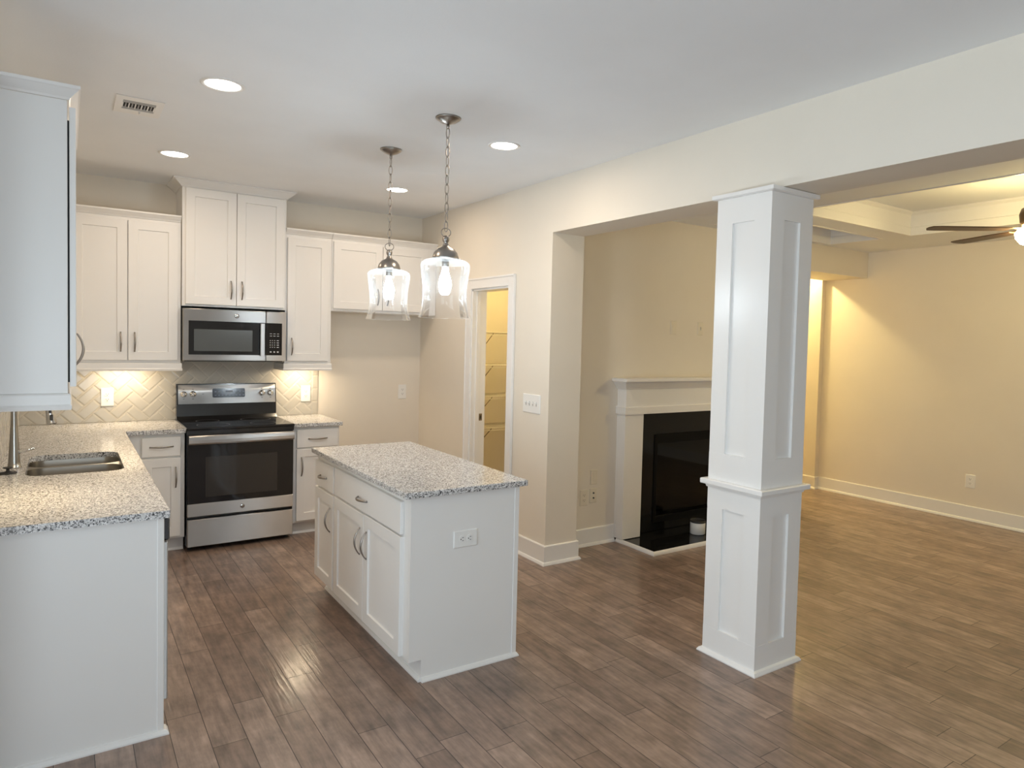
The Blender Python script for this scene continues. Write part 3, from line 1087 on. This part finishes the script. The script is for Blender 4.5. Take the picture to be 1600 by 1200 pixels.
def emblem(parent, x, y, z, r, name='emblem'):
    m0 = MB()
    m0.lathe([(r, 0.0), (r, -0.002), (r * .93, -0.003), (0, -0.003)], (x, y, z), 28, axis='y')
    e = m0.build(name, M_CHROME, parent)
    m1 = MB()
    m1.tube([(x + r * .82 * math.cos(2 * PI * k / 24), y - 0.003, z + r * .82 * math.sin(2 * PI * k / 24)) for k in range(24)], r * 0.09, 6, closed=True)
    # two looping script letters
    for sx in (-1, 1):
        pts = []
        for k in range(15):
            a = k / 14 * 2 * PI * 0.86 + (0.6 if sx < 0 else 2.6)
            rr = r * (0.24 - 0.05 * k / 14)
            pts.append((x + sx * r * 0.26 + rr * math.cos(a), y - 0.0034, z + rr * 1.25 * math.sin(a)))
        m1.tube(pts, r * 0.055, 6)
    m1.tube([(x - r * .02, y - 0.0034, z - r * 0.1), (x - r * .10, y - 0.0034, z - r * 0.42), (x - r * .30, y - 0.0034, z - r * 0.5)], r * 0.05, 6)
    m1.build('monogram', M_DARKMARK, e)
    return e


emblem(st, 0.3785, -0.0162, 0.309, 0.017)
MB().box(0.004, 0.753, -0.012, 0.026, 0.036, 0.238, 0.004).build('drawer', M_STEEL, t)

# ------------------------------------------------------------------ microwave
t = thing('microwave', 'stainless over-the-range microwave with black window', 'microwave', (0.0, -0.40, 0))
MB().box(0.0, 0.757, 0.032, 0.397, 1.408, 1.806, 0.002).build('body', M_BLACK, t)
dr = MB().box(0.002, 0.597, 0.0, 0.032, 1.405, 1.804, 0.004).build('door', M_STEEL, t)
MB().box(0.041, 0.596, -0.0015, 0.004, 1.452, 1.712, 0.001).build('window_frame', M_BGLASS, dr)
MB().box(0.078, 0.496, -0.0026, 0.002, 1.480, 1.648, 0.0008).build('window', M_MWWIN, dr)
mb = MB()
mb.rings([[(x, y, z) for x, y in ((0.549, -0.028), (0.553, -0.035), (0.581, -0.035), (0.585, -0.028), (0.585, -0.020), (0.549, -0.020))] for z in (1.450, 1.706)])
mb.box(0.558, 0.576, -0.024, 0.0, 1.458, 1.474)
mb.box(0.558, 0.576, -0.024, 0.0, 1.682, 1.698)
mb.build('handle', M_STEEL, dr)
emblem(dr, 0.380, -0.0004, 1.759, 0.019)
cp = MB().box(0.599, 0.755, 0.0, 0.032, 1.405, 1.804, 0.004).build('side_frame', M_STEEL, t)
m0 = MB().box(0.600, 0.722, -0.0015, 0.004, 1.452, 1.712, 0.001)
m0.mi = 1
for z, xs, ww in ((1.624, (0.628, 0.655, 0.683), 0.016), (1.606, (0.628, 0.655, 0.683), 0.016)):
    for x in xs:
        m0.box(x, x + ww, -0.0022, -0.0014, z, z + 0.004)
for z in (1.568, 1.550, 1.532, 1.514):
    for x, ww in ((0.628, 0.007), (0.645, 0.006), (0.662, 0.007), (0.681, 0.017)):
        m0.box(x, x + ww, -0.0022, -0.0014, z, z + 0.006)
for x in (0.629, 0.656, 0.683):
    m0.box(x, x + 0.013, -0.0022, -0.0014, 1.474, 1.484)
m0.build('control_panel', (M_BGLASS, M_MARK), cp)
MB().box(0.02, 0.737, 0.04, 0.36, 1.398, 1.409).build('bottom_vent', M_BLACK, t)

# ------------------------------------------------------------------ wall plates


def outlet(label, x, y, z, rz, wv=0.084, hv=0.140, horiz=False, m=None, group=None):
    t_ = thing('wall_outlet', label, 'outlet', (x, y, z), rz, group)
    m = m or M_PLATE
    R = Matrix.Rotation(PI / 2, 4, 'Y') if horiz else Matrix.Identity(4)
    m0 = MB()
    m0.rings([[(a, -0.0005, b) for a, b in rrect(-wv / 2, wv / 2, -hv / 2, hv / 2, 0.004, 3)],
              [(a, -0.003, b) for a, b in rrect(-wv / 2, wv / 2, -hv / 2, hv / 2, 0.004, 3)],
              [(a, -0.0065, b) for a, b in rrect(-wv / 2 + .004, wv / 2 - .004, -hv / 2 + .004, hv / 2 - .004, 0.003, 3)]])
    m0.xf(R)
    m0.build('plate', m, t_)
    for s in (-1, 1):
        m0 = MB()
        m0.rings([[(a, yy, b + s * 0.0205) for a, b in rrect(-0.0165, 0.0165, -0.0145, 0.0145, 0.010, 4)] for yy in (-0.006, -0.0085)])
        m0.xf(R)
        rc = m0.build('receptacle', m, t_)
        m0 = MB()
        m0.box(-0.0085, -0.0060, -0.0090, -0.0084, s * 0.0205 - 0.001, s * 0.0205 + 0.008)
        m0.box(0.0060, 0.0085, -0.0090, -0.0084, s * 0.0205 - 0.001, s * 0.0205 + 0.008)
        m0.box(-0.0025, 0.0025, -0.0090, -0.0084, s * 0.0205 - 0.0095, s * 0.0205 - 0.0045)
        m0.xf(R)
        m0.build('slots', M_SLOT, rc)
    return t_


def switch(label, x, y, z, rz, gangs=1, wv=0.07, hv=0.115, m=None, rocker=False):
    t_ = thing('light_switch', label, 'light switch', (x, y, z), rz)
    m = m or M_PLATE
    m0 = MB()
    m0.rings([[(a, -0.0005, b) for a, b in rrect(-wv / 2, wv / 2, -hv / 2, hv / 2, 0.004, 3)],
              [(a, -0.003, b) for a, b in rrect(-wv / 2, wv / 2, -hv / 2, hv / 2, 0.004, 3)],
              [(a, -0.0065, b) for a, b in rrect(-wv / 2 + .004, wv / 2 - .004, -hv / 2 + .004, hv / 2 - .004, 0.003, 3)]])
    m0.build('plate', m, t_)
    for g in range(gangs):
        cx = (g - (gangs - 1) / 2) * 0.046
        if rocker:
            MB().box(cx - 0.017, cx + 0.017, -0.010, -0.006, -0.033, 0.033, 0.002).build('rocker', m, t_)
        else:
            tg = MB().box(cx - 0.007, cx + 0.007, -0.0072, -0.006, -0.016, 0.016).build('toggle_recess', M_GREYSLOT, t_)
            MB().box(cx - 0.0045, cx + 0.0045, -0.020, -0.006, 0.001, 0.012, 0.002).build('toggle', m, tg)
    return t_


def blank_plate(label, x, y, z, rz, m, holes=False):
    t_ = thing('cable_plate' if holes else 'blank_plate', label, 'wall plate', (x, y, z), rz)
    m0 = MB()
    wv, hv = 0.072, 0.118
    m0.rings([[(a, -0.0005, b) for a, b in rrect(-wv / 2, wv / 2, -hv / 2, hv / 2, 0.004, 3)],
              [(a, -0.003, b) for a, b in rrect(-wv / 2, wv / 2, -hv / 2, hv / 2, 0.004, 3)],
              [(a, -0.0065, b) for a, b in rrect(-wv / 2 + .004, wv / 2 - .004, -hv / 2 + .004, hv / 2 - .004, 0.003, 3)]])
    m0.build('plate', m, t_)
    if holes:
        for z_ in (0.020, -0.020):
            MB().lathe([(0.007, -0.006), (0.007, -0.010), (0.004, -0.010), (0.004, -0.016), (0.0, -0.016)], (0, 0, z_), 14, axis='y').build('jack', M_SLOT, t_)
    else:
        MB().box(-0.017, 0.017, -0.009, -0.006, -0.033, 0.033, 0.001).build('insert', m, t_)
    return t_


GO = 'duplex wall outlets'
outlet('white outlet on the herringbone tiles left of the range', -0.4635, -0.010, 1.109, 0, group=GO)
outlet('white outlet on the herringbone tiles right of the range', 1.024, -0.010, 1.103, 0, group=GO)
outlet('white outlet on the bare wall of the fridge alcove', 1.939, 0.0, 1.101, 0, 0.080, 0.137, group=GO)
outlet('white outlet set sideways in the island end panel', 0.869, -3.345, 0.655, 0, 0.084, 0.130, True, group=GO)
outlet('white outlet low on the family room side wall', XFR, -3.209, 0.381, -PI / 2, 0.090, 0.130, m=M_PLATE, group=GO)
outlet('cream outlet low beside the fireplace, next to the cable jacks', 2.640, YF, 0.390, 0, 0.078, 0.130, m=M_PLATE2, group=GO)
blank_plate('cream cable jack plate low beside the fireplace', 2.734, YF, 0.400, 0, M_PLATE2, True)
blank_plate('blank cream plate above the cable jacks beside the fireplace', 2.738, YF, 0.548, 0, M_PLATE2)
blank_plate('blank cream plate on the wall above the mantel', 3.568, YF, 1.770, 0, M_PLATE2)
switch('cream switch plate above the mantel, next to the column', 3.900, YF, 1.772, 0, m=M_PLATE2)
switch('white four-gang switch plate on the wall beside the pantry door', XR, -2.013, 1.157, -PI / 2, 4, 0.232, 0.140)

# ------------------------------------------------------------------ column
t = thing('square_column', 'white square panelled column standing under the beam', 'column', (0, 0, 0))
CX0, CX1, CY0, CY1 = 2.054, 2.382, -4.156, -3.817
d = 0.013
mb = MB()
mb.box(CX0 + d, CX1 - d, CY0 + d, CY1 - d, 0, HB)
S = 0.101
for (a0, a1, face) in ((CY0, CY1, 'xl'), (CY0, CY1, 'xr'), (CX0, CX1, 'yl'), (CX0, CX1, 'yr')):
    def brd(p, q, z0, z1, e=0.0):
        if face == 'xl':
            mb.box(CX0 - e, CX0 + d, max(p, CY0 + d), min(q, CY1 - d), z0, z1)
        elif face == 'xr':
            mb.box(CX1 - d, CX1 + e, max(p, CY0 + d), min(q, CY1 - d), z0, z1)
        elif face == 'yl':
            mb.box(p - (e if p == CX0 else 0), q + (e if q == CX1 else 0), CY0 - e, CY0 + d, z0, z1)
        else:
            mb.box(p - (e if p == CX0 else 0), q + (e if q == CX1 else 0), CY1 - d, CY1 + e, z0, z1)
    for z0, z1 in ((0.142, 0.780), (1.067, 2.246)):
        brd(a0, a0 + S, z0, z1)
        brd(a1 - S, a1, z0, z1)
    for z0, z1 in ((0.0, 0.142), (0.780, 0.9), (0.9, 1.067), (2.246, HB - 0.001)):
        brd(a0, a1, z0, z1, 0.0006 if z0 in (0.0, 0.780, 0.9) else 0.0)
mb.build('shaft', M_TRIM, t)
ring = [(CX0, CY0), (CX1, CY0), (CX1, CY1), (CX0, CY1)]
MB().sweep(ring, [(-0.005, 0.0), (0.022, 0.0), (0.022, 0.006), (0.014, 0.018), (0.002, 0.022), (-0.005, 0.022)], -1, True).build('shoe_moulding', M_TRIM, t)
MB().sweep(ring, [(-0.005, 0.882), (0.006, 0.882), (0.010, 0.895), (0.028, 0.899), (0.030, 0.903), (0.030, 0.922), (0.026, 0.926), (-0.005, 0.926)], -1, True).build('chair_rail', M_TRIM, t)
MB().sweep(ring, [(-0.005, 2.374), (0.016, 2.374), (0.022, 2.379), (0.022, HB - 0.003), (-0.005, HB - 0.003)], -1, True).build('cap_moulding', M_TRIM, t)

# ------------------------------------------------------------------ fireplace
t = thing('fireplace', 'white mantel fireplace with black surround behind the column', 'fireplace', (0, 0, 0))
FX0, FX1 = 2.960, 4.640
LW = 0.20
Y2 = YF - 0.001
for x0, x1 in ((FX0, FX0 + LW), (FX1 - LW, FX1)):
    mb = MB().box(x0, x1, -2.105, Y2, 0.030, 1.058, 0.002)
    mb.build('mantel_leg', M_TRIM, t)
MB().box(FX0, FX1, -2.108, Y2, 1.058, 1.290, 0.002).build('frieze', M_TRIM, t)
MB().sweep([(FX0, Y2), (FX0, -2.108), (FX1, -2.108), (FX1, Y2)], [(-0.003, 1.050), (0.014, 1.050), (0.014, 1.106), (0.010, 1.112), (-0.003, 1.112)], -1).build('frieze_moulding', M_TRIM, t)
MB().sweep([(FX0, Y2), (FX0, -2.108), (FX1, -2.108), (FX1, Y2)], [(-0.003, 1.256), (0.010, 1.256), (0.016, 1.266), (0.040, 1.296), (0.052, 1.312), (0.052, 1.318), (-0.003, 1.318)], -1).build('crown_moulding', M_TRIM, t)
MB().box(FX0 - 0.065, FX1 + 0.065, -2.180, Y2, 1.317, 1.343, 0.003).build('mantel_shelf', M_TRIM, t)
sr = wall('x', -2.028, Y2, FX0 + LW, FX1 - LW, 0.03, 1.058, [(3.36, 4.24, 0.10, 0.86)]).build('surround', M_HEARTH, t)
mb = MB()
x0, x1, z0, z1 = 3.361, 4.239, 0.101, 0.859
yb2 = -1.62
mb.add([(x0, -2.0, z0), (x1, -2.0, z0), (x1, -2.0, z1), (x0, -2.0, z1), (x0 + .12, yb2, z0), (x1 - .12, yb2, z0), (x1 - .12, yb2, z1 - .06), (x0 + .12, yb2, z1 - .06)],
       [(0, 1, 5, 4), (1, 2, 6, 5), (2, 3, 7, 6), (3, 0, 4, 7), (4, 5, 6, 7)])
fb = mb.build('firebox', M_FIREBOX, t)
mb = MB()
mb.box(3.362, 3.395, -2.036, -1.99, 0.102, 0.858)
mb.box(4.205, 4.238, -2.036, -1.99, 0.102, 0.858)
mb.box(3.395, 4.205, -2.036, -1.99, 0.78, 0.858)
mb.box(3.395, 4.205, -2.036, -1.99, 0.102, 0.150)
mb.build('door_frame', M_FIREBOX, fb)
MB().box(3.395, 4.205, -2.012, -2.008, 0.150, 0.780).build('glass', M_FIREGLASS, fb)
for k, (xa, ya_, za, xb, yb3, zb, r) in enumerate(((3.50, -1.86, 0.190, 4.10, -1.80, 0.200, 0.055), (3.56, -1.76, 0.20, 4.05, -1.74, 0.21, 0.05), (3.58, -1.88, 0.255, 3.86, -1.74, 0.33, 0.042), (4.02, -1.88, 0.255, 3.80, -1.74, 0.34, 0.040))):
    n_ = 9
    pts = [(xa + (xb - xa) * i / n_, ya_ + (yb3 - ya_) * i / n_ + 0.012 * math.sin(i * 1.7 + k), za + (zb - za) * i / n_ + 0.010 * math.sin(i * 2.1)) for i in range(n_ + 1)]
    MB().tube(pts, [r * (0.85 + 0.15 * math.sin(i * 1.3 + k)) for i in range(n_ + 1)], 12).build('log', M_LOG, fb)
mb = MB()
mb.box(FX0 + 0.012, FX1 - 0.012, -2.470, Y2, 0.0, 0.026)
hs = mb.build('hearth_slab', M_HEARTH, t)
MB().sweep([(FX0 + 0.012, -2.032), (FX0 + 0.012, -2.470), (FX1 - 0.012, -2.470), (FX1 - 0.012, -2.032)], [(0, 0), (0.018, 0), (0.018, 0.010), (0.012, 0.024), (0.004, 0.030), (0, 0.030)], -1).build('hearth_trim', M_TRIM, hs)
t = thing('candle_tin', 'small pale tin with a dark open top standing on the black hearth', 'tin', (3.665, -2.27, 0.028))
MB().lathe([(0.060, 0.0), (0.064, 0.003), (0.064, 0.095), (0.062, 0.098), (0.060, 0.098)], n=28, cap1=False).build('tin_body', M_CANDLE, t)
MB().lathe([(0.0, 0.100), (0.055, 0.100), (0.063, 0.112), (0.0655, 0.116), (0.0655, 0.098), (0.060, 0.096)], n=28).build('rim', M_RUBBER, t)

# ------------------------------------------------------------------ pendants


def pendant():
    t_ = thing('pendant_light', 'nickel chain pendant with clear bell glass shade, the one nearer the range', 'pendant light', (0.925, -2.17, H), 0, 'pendant lights over the island')
    MB().lathe([(0.0, 0.0), (0.066, 0.0), (0.066, -0.006), (0.060, -0.011), (0.040, -0.024), (0.018, -0.032), (0.010, -0.035), (0.0, -0.035)], n=32).build('ceiling_canopy', M_NICKEL, t_)
    MB().lathe([(0.0085, -0.034), (0.0085, -0.055), (0.005, -0.058)], n=14).build('loop_mount', M_NICKEL, t_)
    mb_ = MB()
    z0, z1 = -0.055, -0.590
    nl = 11
    pitch = (z0 - z1) / nl
    for k in range(nl):
        zc = z0 - pitch * (k + .5)
        pts = []
        for i in range(20):
            a = 2 * PI * i / 20
            e = 0.0105 * math.cos(a)
            h = (pitch / 2 + 0.0045) * math.sin(a)
            pts.append((e, 0, zc + h) if k % 2 else (0, e, zc + h))
        mb_.tube(pts, 0.0024, 6, closed=True)
    mb_.build('chain', M_NICKEL, t_)
    pts = [(0.0225 * math.cos(2 * PI * i / 24), -0.014 * math.cos(2 * PI * i / 24), -0.598 + 0.0225 * math.sin(2 * PI * i / 24)) for i in range(24)]
    MB().tube(pts, 0.0027, 8, closed=True).build('ring', M_NICKEL, t_)
    cap = MB().lathe([(0.0, -0.614), (0.008, -0.615), (0.0155, -0.622), (0.019, -0.633), (0.0165, -0.645), (0.011, -0.653), (0.0125, -0.657), (0.016, -0.662), (0.017, -0.668), (0.024, -0.674), (0.046, -0.686), (0.062, -0.706), (0.069, -0.728), (0.070, -0.737), (0.066, -0.739), (0.0, -0.739)], n=36).build('cap', M_NICKEL, t_)
    MB().lathe([(0.019, -0.735), (0.019, -0.775), (0.016, -0.780)], n=20).build('socket', M_NICKEL, cap)
    sh = MB().lathe([(0.128, -0.764), (0.1305, -0.775), (0.128, -0.80), (0.121, -0.845), (0.1155, -0.89), (0.114, -0.93), (0.1165, -0.965), (0.122, -0.998), (0.130, -1.028), (0.1365, -1.045), (0.1375, -1.048), (0.1355, -1.049)], n=56, cap0=False, cap1=False).build('glass_shade', M_SHADE, t_)
    MB().lathe([(0.067, -0.737), (0.090, -0.741), (0.110, -0.748), (0.122, -0.757), (0.128, -0.764)], n=56, cap0=False, cap1=False).build('glass_shoulder', M_RIM, sh)
    MB().lathe([(0.0, -0.915), (0.014, -0.912), (0.026, -0.902), (0.033, -0.885), (0.034, -0.868), (0.030, -0.845), (0.021, -0.815), (0.016, -0.795), (0.015, -0.778)], n=28).build('bulb', M_BULB, t_)
    return t_


pd = pendant()
copy_tree(pd, (0.925, -2.955, H), 0.5, 'nickel chain pendant with clear bell glass shade, hanging over the near half of the island')

# ------------------------------------------------------------------ downlights and vent
t = thing('recessed_light', 'lit round ceiling downlight beside the air vent', 'ceiling light', (-0.117, -2.71, H), 0, 'recessed kitchen downlights')
MB().lathe([(0.096, 0.0), (0.096, -0.003), (0.090, -0.006), (0.078, -0.004), (0.077, -0.0005)], n=40, cap0=False, cap1=False).build('trim_ring', M_TRIM, t)
MB().lathe([(0.0775, -0.0015), (0.0, -0.0015)], n=40, cap0=False).build('lens', M_LENS, t)
copy_tree(t, (-0.137, -1.125, H), None, 'lit round ceiling downlight above the left base cabinets')
copy_tree(t, (1.42, -2.70, H), None, 'lit round ceiling downlight between the near pendant and the beam wall')
copy_tree(t, (1.41, -1.09, H), None, 'lit round ceiling downlight seen just behind the far pendant chain')
for x, y in ((-0.117, -2.71), (-0.137, -1.125), (1.42, -2.70), (1.41, -1.09)):
    area('downlight_lamp', (x, y, H - 0.012), (0, 0, -1), 0.14, 0.14, 6.5, SOFT, 'DISK')
t = thing('air_vent', 'white square ceiling air vent with dark slots', 'vent', (-0.410, -2.085, H))
wv, hv = 0.205, 0.305
mb = MB()
mb.box(-0.105, 0.105, -0.155, -0.095, -0.006, -0.0005, 0.001)
mb.box(-0.105, 0.105, 0.075, 0.155, -0.006, -0.0005, 0.001)
mb.box(-0.105, -0.072, -0.096, 0.076, -0.006, -0.0005, 0.001)
mb.box(0.072, 0.105, -0.096, 0.076, -0.006, -0.0005, 0.001)
mb.build('frame', M_TRIM, t)
MB().box(-0.073, 0.073, -0.096, 0.076, -0.0014, -0.0008).build('duct', M_VENTDARK, t)
MB().box(-0.072, 0.072, -0.096, -0.042, -0.004, -0.0016).build('damper', M_VENTGREY, t)
for k in range(11):
    x = -0.070 + k * 0.014
    MB().xf(Matrix.Identity(4)).box(x - 0.0035, x + 0.0015, -0.042, 0.040, -0.0065, -0.0014).build('louvre', M_TRIM if k % 2 == 0 else M_VENTGREY, t)
MB().box(-0.072, 0.072, 0.040, 0.076, -0.004, -0.0016).build('damper', M_VENTGREY, t)
MB().box(0.006, 0.012, 0.078, 0.100, -0.018, -0.005, 0.001).build('lever', M_TRIM, t)

# under-cabinet lamps
for x, y, ww, nm in ((-0.36, -0.16, 0.30, 'left'), (0.945, -0.16, 0.22, 'right')):
    t = thing('under_cabinet_light', 'slim warm light under the wall cabinet %s of the range' % nm, 'light', (x, y, ZU0 - 0.001), 0)
    MB().box(-ww / 2, ww / 2, -0.03, 0.03, -0.016, 0.0, 0.002).build('housing', M_PLATE, t)
    area('cabinet_lamp', (x, y, ZU0 - 0.021), (0, -0.08, -1), ww * .8, 0.04, 3.6, (1.0, 0.80, 0.54))
t = thing('under_cabinet_light', 'slim warm light under the side wall cabinet above the faucet', 'light', (-0.86, -2.75, ZU0 - 0.001), PI / 2)
MB().box(-0.2, 0.2, -0.03, 0.03, -0.016, 0.0, 0.002).build('housing', M_PLATE, t)
area('cabinet_lamp', (-0.86, -2.75, ZU0 - 0.021), (0, 0, -1), 0.04, 0.34, 3.0, (1.0, 0.80, 0.52))

# ------------------------------------------------------------------ pantry shelves
SHN = ('lowest', 'second lowest', 'second highest', 'highest')
for k, z in enumerate((0.752, 1.066, 1.376, 1.700)):
    t = thing('wire_shelf', '%s white wire shelf seen through the pantry doorway' % SHN[k], 'shelf', (2.246, -0.004, z), 0, 'pantry wire shelves')
    mb = MB()
    for i in range(37):
        x = 0.006 + i * 0.0258
        mb.tube([(x, -0.002, 0), (x, -0.355, 0), (x, -0.357, -0.028)], 0.0016, 5)
    for y, zz in ((-0.003, -0.003), (-0.12, -0.003), (-0.24, -0.003), (-0.355, -0.003), (-0.357, -0.028)):
        mb.tube([(0.0, y, zz), (0.948, y, zz)], 0.0028, 6)
    mb.build('wire_grid', M_WIRE, t)
    for x in (0.492, 0.93):
        mb = MB().tube([(x, -0.352, -0.010), (x, -0.006, -0.255)], 0.006, 8, 0.5)
        mb.box(x - 0.012, x + 0.012, -0.012, 0.003, -0.280, -0.235)
        mb.build('brace', M_BRACE, t)
point('pantry_lamp', (2.72, -0.95, 2.60), 21, WARM, 0.06)

# ------------------------------------------------------------------ ceiling fan
FXC, FYC = 4.79, -4.25
t = thing('ceiling_fan', 'dark-bladed ceiling fan with lit glass bowl in the tray ceiling', 'ceiling fan', (FXC, FYC, TZ))
MB().lathe([(0, 0), (0.070, 0), (0.070, -0.02), (0.050, -0.05), (0.020, -0.06), (0.0, -0.06)], n=28).build('ceiling_canopy', M_BRONZE, t)
MB().lathe([(0.014, -0.05), (0.014, -0.24)], n=14).build('downrod', M_BRONZE, t)
MB().lathe([(0.0, -0.225), (0.045, -0.230), (0.085, -0.250), (0.098, -0.290), (0.092, -0.345), (0.075, -0.375), (0.0, -0.378)], n=32).build('motor_housing', M_BRONZE, t)
ZBL = 2.490 - TZ
for k in range(5):
    a = math.radians(67 + 72 * k)
    mb = MB()
    out = [(0.17, -0.042), (0.30, -0.056), (0.64, -0.066), (0.695, -0.058), (0.712, -0.020), (0.712, 0.020), (0.695, 0.058), (0.64, 0.066), (0.30, 0.056), (0.17, 0.042)]
    mb.prism(out, -0.004, 0.004)
    mb.xf(Matrix.Rotation(a, 4, 'Z') @ Matrix.Translation((0, 0, ZBL)) @ Matrix.Rotation(math.radians(2), 4, 'X'))
    bl = mb.build('blade', M_BLADE, t)
    mb = MB().box(0.075, 0.22, -0.020, 0.020, 0.004, 0.010, 0.001)
    mb.xf(Matrix.Rotation(a, 4, 'Z') @ Matrix.Translation((0, 0, ZBL)) @ Matrix.Rotation(math.radians(2), 4, 'X'))
    mb.build('blade_iron', M_BRONZE, bl)
MB().lathe([(0.055, -0.372), (0.100, -0.392), (0.118, -0.420), (0.112, -0.455), (0.085, -0.490), (0.045, -0.508), (0.0, -0.512)], n=36).build('light_bowl', M_FANBOWL, t)
point('tray_fill', (FXC, FYC, TZ - 0.22), 4, WARM, 0.11)  # unseen fill light added above the blades to brighten the tray

# hallway lamp behind the header
t = thing('hall_light', 'warm ceiling light in the hall behind the fireplace wall', 'ceiling light', (6.02, -1.15, 2.78))
MB().lathe([(0.09, 0.0), (0.09, -0.012), (0.08, -0.02), (0.0, -0.02)], n=28).build('lens', M_FANGLASS, t)
point('hall_lamp', (6.02, -1.15, 2.71), 80, WARM, 0.05)
